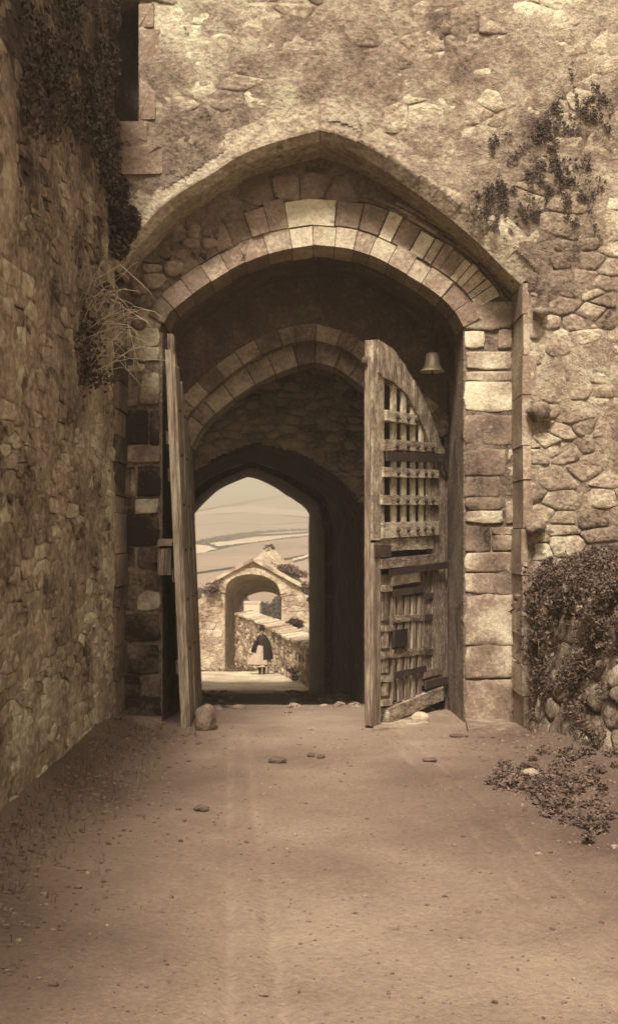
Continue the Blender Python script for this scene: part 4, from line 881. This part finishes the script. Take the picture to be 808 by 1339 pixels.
N = [((0, 0, .88), (.13, .10)), ((0, 0, 1.05), (.10, .08)), ((0, 0, 1.25), (.13, .09)), ((0, 0, 1.35), (.06, .055)), ((0, -.01, 1.42), (.05, .05)), ((0, -.02, 1.50), (.075, .085)), ((0, -.015, 1.59), (.07, .08))]
Ed = [(0, 1), (1, 2), (2, 3), (3, 4), (4, 5), (5, 6)]
def chain(start, pts):
    b = start
    for p, r in pts: N.append((p, r)); Ed.append((b, len(N) - 1)); b = len(N) - 1
    return b
for sd_, hand in ((-1, (-.36, -.10, .70)), (1, (.22, -.14, .80))):
    hx, hy, hz = hand; e = chain(2, [((sd_ * .17, 0, 1.28), .05), ((sd_ * .22 if sd_ > 0 else -.27, -.02, 1.02), .038), ((hx * .97, hy, hz + .09), .026), ((hx, hy, hz + .04), (.034, .018))])
    for k_, off in enumerate((-.026, -.009, .009, .026)):
        L = (.065, .08, .076, .058)[k_]; chain(e, [((hx + off, hy, hz - .0), .0095), ((hx + off * 1.1, hy - .012, hz - L * .5), .0088), ((hx + off * 1.1, hy - .006, hz - L), .0075)])
    chain(e, [((hx - sd_ * .035, hy - .02, hz + .03), .0105), ((hx - sd_ * .05, hy - .035, hz - .01), .009)])
for sd_ in (-1, 1): chain(0, [((sd_ * .08, 0, .78), .085), ((sd_ * .08, -.01, .46), .055), ((sd_ * .075, .01, .22), .048), ((sd_ * .072, .01, .08), .036), ((sd_ * .075, -.10, .035), (.036, .03))])
skin('body', N, Ed, M_SKIN, wm)
def part(name, V, Fc, m, parent=wm, tone=.5): return add(name, np.array(V) * s + wp, Fc, m, parent, tone)
# nose, eyes, mouth
for nm, c_, r_, m_ in (('nose', (0, -.105, 1.50), (.012, .018, .022), M_SKIN), ('eye', (-.03, -.095, 1.525), (.012, .008, .008), M_HAIR), ('eye', (.03, -.095, 1.525), (.012, .008, .008), M_HAIR), ('mouth', (0, -.098, 1.462), (.022, .008, .007), M_HAIR)):
    part(nm, *blob_vf(c_, r_, 1, 8, 6, .02), m_)
V, Fc = blob_vf((0, .02, 1.545), (.09, .095, .085), 2, 12, 8, .06); part('hair', V, Fc, M_HAIR)
V, Fc = lathe_vf([(.0, .15), (.05, .148), (.085, .125), (.092, .06), (.095, .03), (.125, .0), (.13, -.008), (.09, .012)], 20, (0, 0, 1.60)); part('hat', V, Fc, M_CLOAK)
# skirt with folds, gathered to the left where she holds it
def cloth(prof, n, fold, nf, skew, ph=0, a0=0, a1=6.2832, yk=.85):
    V = []
    for k_, (r, z_) in enumerate(prof):
        t = k_ / (len(prof) - 1)
        for i in range(n):
            a = a0 + (a1 - a0) * i / (n - 1); q = r * (1 + fold * t * math.sin(nf * a + ph + 1.2 * math.sin(a * 3)))
            V.append((q * math.cos(a) + skew * t * (1 if math.cos(a) < 0 else .3), q * math.sin(a) * yk, z_))
    return V, [(k_ * n + i, k_ * n + i + 1, (k_ + 1) * n + i + 1, (k_ + 1) * n + i) for k_ in range(len(prof) - 1) for i in range(n - 1)]
part('skirt', *cloth([(.12, 1.06), (.17, .95), (.25, .75), (.33, .56), (.37, .38)], 64, .10, 11, -.14), M_SKIRT, tone=.55)
part('underskirt', *cloth([(.30, .44), (.33, .36), (.34, .29)], 48, .05, 14, -.12), M_SKIRT, tone=.6)
part('cloak', *cloth([(.06, 1.43), (.13, 1.37), (.22, 1.26), (.29, 1.08), (.34, .85), (.36, .55)], 56, .05, 8, .06, 1.0, -math.pi * .46, math.pi * 1.24), M_CLOAK)
part('sleeve', *tube_vf([(-.15, -.02, 1.30), (-.22, -.04, 1.15), (-.28, -.06, 1.0), (-.345, -.09, .80)], [.065, .062, .055, .042], 10), M_CLOAK)
part('bodice', *cloth([(.055, 1.40), (.12, 1.34), (.15, 1.22), (.135, 1.08), (.14, 1.0)], 28, .0, 5, 0), M_CLOAK, tone=.8)
for sd_ in (-1, 1):
    V, Fc = tube_vf([(sd_ * .075, .012, .52), (sd_ * .075, .012, .2), (sd_ * .073, .012, .07)], [.062, .056, .046], 12); part('stocking', V, Fc, M_CLOAK)
    V, Fc = blob_vf((sd_ * .075, -.05, .045), (.046, .115, .045), 3, 12, 8, .04); part('boot', V, Fc, M_CLOAK)

# ================================================================== FAR COUNTRY
def land(X, Y):
    P = np.stack([X * .004, Y * .004, X * 0], 1)
    z = np.interp(Y, [-500, -20, 12, 26, 46, 60, 85, 130, 250, 500, 900, 1400, 1500, 2200], [-4, -1.2, -1.2, -4.6, -8, -9.5, -10.5, -9, -4.2, 8, 31, 61, 62, 40])
    return z + 6 * fbm(P, 3, 120) * np.clip((Y - 60) / 300, 0, 1) + .02 * X * np.clip((Y - 200) / 600, 0, 1)
grid('hillside', np.r_[np.linspace(-1400, -160, 24), np.linspace(-150, 150, 101), np.linspace(160, 1400, 24)], np.r_[np.linspace(-500, 20, 20), np.linspace(24, 300, 70), np.linspace(310, 2200, 130)], M_GRASS, lambda P: .5 + .5 * fbm(P * .006, 3, 121), zf=land)
def onland(x, y):
    d0 = 60.; 
    D_ = np.concatenate([np.arange(58, 400, 1.), np.arange(400, 1450, 3.)]); X = (x - CX) / F * D_; h = EYE + (HY - y) / F * D_ - land(X, D_); k_ = np.where(h < 0)[0]
    if len(k_) == 0: return None
    i = max(k_[0], 1); t = h[i - 1] / (h[i - 1] - h[i]); Dd = D_[i - 1] + t * (D_[i] - D_[i - 1]); X = (x - CX) / F * Dd; return np.array((X, Dd, float(land(np.array([X]), np.array([Dd]))[0])))
def field(xs, top, bot, m, tone, label, ext=60):
    """a cultivated strip lying on the slope"""
    V = []; n = 16; rows = 6
    for j in range(rows + 1):
        for i in range(n + 1):
            x = xs[0] - ext + (xs[-1] - xs[0] + 2 * ext) * i / n; wv = .7 * math.sin(x * .31 + top[0]) + .4 * math.sin(x * .83); a = np.interp(x, xs, top) + wv * .5; b = np.interp(x, xs, bot) + .4 * math.sin(x * .43 + bot[0]); p = onland(x, a + (b - a) * j / rows)
            if p is None: p = np.array((0, 1450, 60.))
            V.append(p + (0, 0, .02 * p[1] ** .6))
    o = add('field', V, [(j * (n + 1) + i, j * (n + 1) + i + 1, (j + 1) * (n + 1) + i + 1, (j + 1) * (n + 1) + i) for j in range(rows) for i in range(n)], m, None, tone, kind='structure')
field([250, 330, 410], [676, 672, 680], [711, 702, 697], M_FMID, .42, '')
field([250, 330, 410], [668, 663, 671], [675.5, 671.5, 679], M_FPALE, .6, '')
field([272, 345, 410], [713, 704.5, 699.5], [718.5, 710, 702], M_FPALE, .85, '', 2)
field([250, 268, 283], [713, 716, 719], [728, 725, 720.5], M_FPALE, .95, '', 1)
field([250, 330, 410], [729, 713, 703], [752, 740, 726], M_FMID, .35, '', 40)
field([384, 410], [733.5, 725.5], [736, 729], M_FPALE, .95, '', 1)
def hedge(pts, h, label, seed):
    P = []; R = np.random.default_rng(seed); Q = [onland(*p) for p in pts]
    for a, b in zip(Q[:-1], Q[1:]):
        L = np.linalg.norm(b - a); n = int(max(14, L / (h * .45)))
        for t in np.linspace(0, 1, n): P.append(clump(a + (b - a) * t + (0, 0, h * .5), (h * .7, h * .7, h * .6 * R.uniform(.5, 1.3)), 14, R))
    o = leaves('hedge', np.vstack(P), h * .35, M_HEDGE, None, None, seed); tag(o, label, 'hedge')
hedge([(262, 713.5), (290, 708), (320, 703), (345, 699.5), (375, 697), (408, 696)], 1.56, 'long dark hedge crossing the hillside above the bright strip field', 1)
hedge([(245, 674), (290, 665), (330, 657), (376, 648)], 1.92, 'faint thin hedge slanting across the upper hillside', 2)
hedge([(262, 712), (272, 715), (285, 720)], 0.96, 'short hedge between two bright fields at the left of the hillside', 3)
hedge([(285, 720), (310, 715), (345, 711), (375, 706), (408, 702)], 0.72, 'low hedge along the lower edge of the bright strip field', 4)
hedge([(250, 690), (300, 686), (350, 689), (408, 684)], .9, 'faint hedge across the middle of the large hillside field', 5)
def tree(px, py, dist, h, w, label, seed, m=M_HEDGE):
    X = (px - CX) / F * dist; Z = float(land(np.array([X]), np.array([dist]))[0]); R = np.random.default_rng(seed); t = thing('tree', (X, dist, Z), label, 'tree', 'trees in the valley')
    V, Fc = tube_vf([(X, dist, Z - .3), (X + .05 * h, dist, Z + h * .35), (X, dist, Z + h * .7)], [.05 * h, .035 * h, .015 * h], 7); add('trunk', V, Fc, M_STEM, t, .2)
    P = np.vstack([clump((X + R.normal(0, w * .45), dist + R.normal(0, w * .45), Z + h * R.uniform(.3, .85)), np.array((w, w, h * .5)) * R.uniform(.3, .5), 260, R) for _ in range(12)]); leaves('crown', P, h * .045, m, t, None, seed)
for i, (px, py, dist, h, w, lab) in enumerate(((262, 750, 120, 5.0, 2.6, 'round hazy tree left of the pale gateway roof'), (276, 752, 112, 4.2, 2.4, 'smaller hazy tree just right of another left of the gateway'), (250, 760, 92, 4.6, 2.6, 'tree mostly behind the left gate leaf beyond the gateway'), (322, 785, 105, 5.0, 3.0, 'left tree seen through the gateway arch above the white house'), (342, 785, 110, 5.2, 3.0, 'middle tree seen through the gateway arch'), (360, 785, 104, 5.0, 3.0, 'right tree seen through the gateway arch'))):
    tree(px, py, dist, h, w, lab, 50 + i)
# white house and pale lane through the lower arch
hp = np.array(((330 - CX) / F * 88, 88., 0)); hp[2] = float(land(hp[:1], hp[1:2])[0]); zt_ = EYE + (HY - 789) / F * 88
ho = thing('cottage', hp, 'white cottage seen through the lower gateway arch', 'cottage')
V, Fc = box_vf(hp[0] - .72, hp[0] + .62, 88, 91, hp[2] - .5, zt_); add('wall', V, Fc, M_WHITE, ho, .6, smooth=False)
V = [(hp[0] - .74, 87.95, zt_ - .02), (hp[0] + .66, 87.95, zt_ - .02), (hp[0] + .7, 91.2, zt_ - .05), (hp[0] - .8, 91.2, zt_ - .05), (hp[0] - .8, 89.5, zt_ + .12), (hp[0] + .7, 89.5, zt_ + .12)]
add('roof', V, [(0, 1, 5, 4), (2, 3, 4, 5), (1, 2, 5), (3, 0, 4)], M_PALE, ho, .7, smooth=False)
a = onland(338, 801); b = onland(380, 793); 
if a is not None and b is not None:
    V = [a + (0, -2, .1), b + (0, -2, .1), b + (0, 6, .45), a + (0, 6, .45)]; add('lane', V, [(0, 1, 2, 3)], M_FPALE, None, .7, kind='structure')

# ================================================================== HAZE
V, Fc = box_vf(-1450, 1450, -510, 2210, -16, 95)
hz = add('haze', V, Fc, M_WALL, None, .5, smooth=False, kind='stuff'); hm = bpy.data.materials.new('haze_air'); hm.use_nodes = True; n_ = hm.node_tree.nodes; n_.remove(n_['Principled BSDF'])
pv = n_.new('ShaderNodeVolumePrincipled'); pv.inputs['Color'].default_value = (.96, .84, .64, 1); pv.inputs['Density'].default_value = .0024; pv.inputs['Anisotropy'].default_value = .2
hm.node_tree.links.new(pv.outputs[0], n_['Material Output'].inputs['Volume']); hz.data.materials.clear(); hz.data.materials.append(hm)
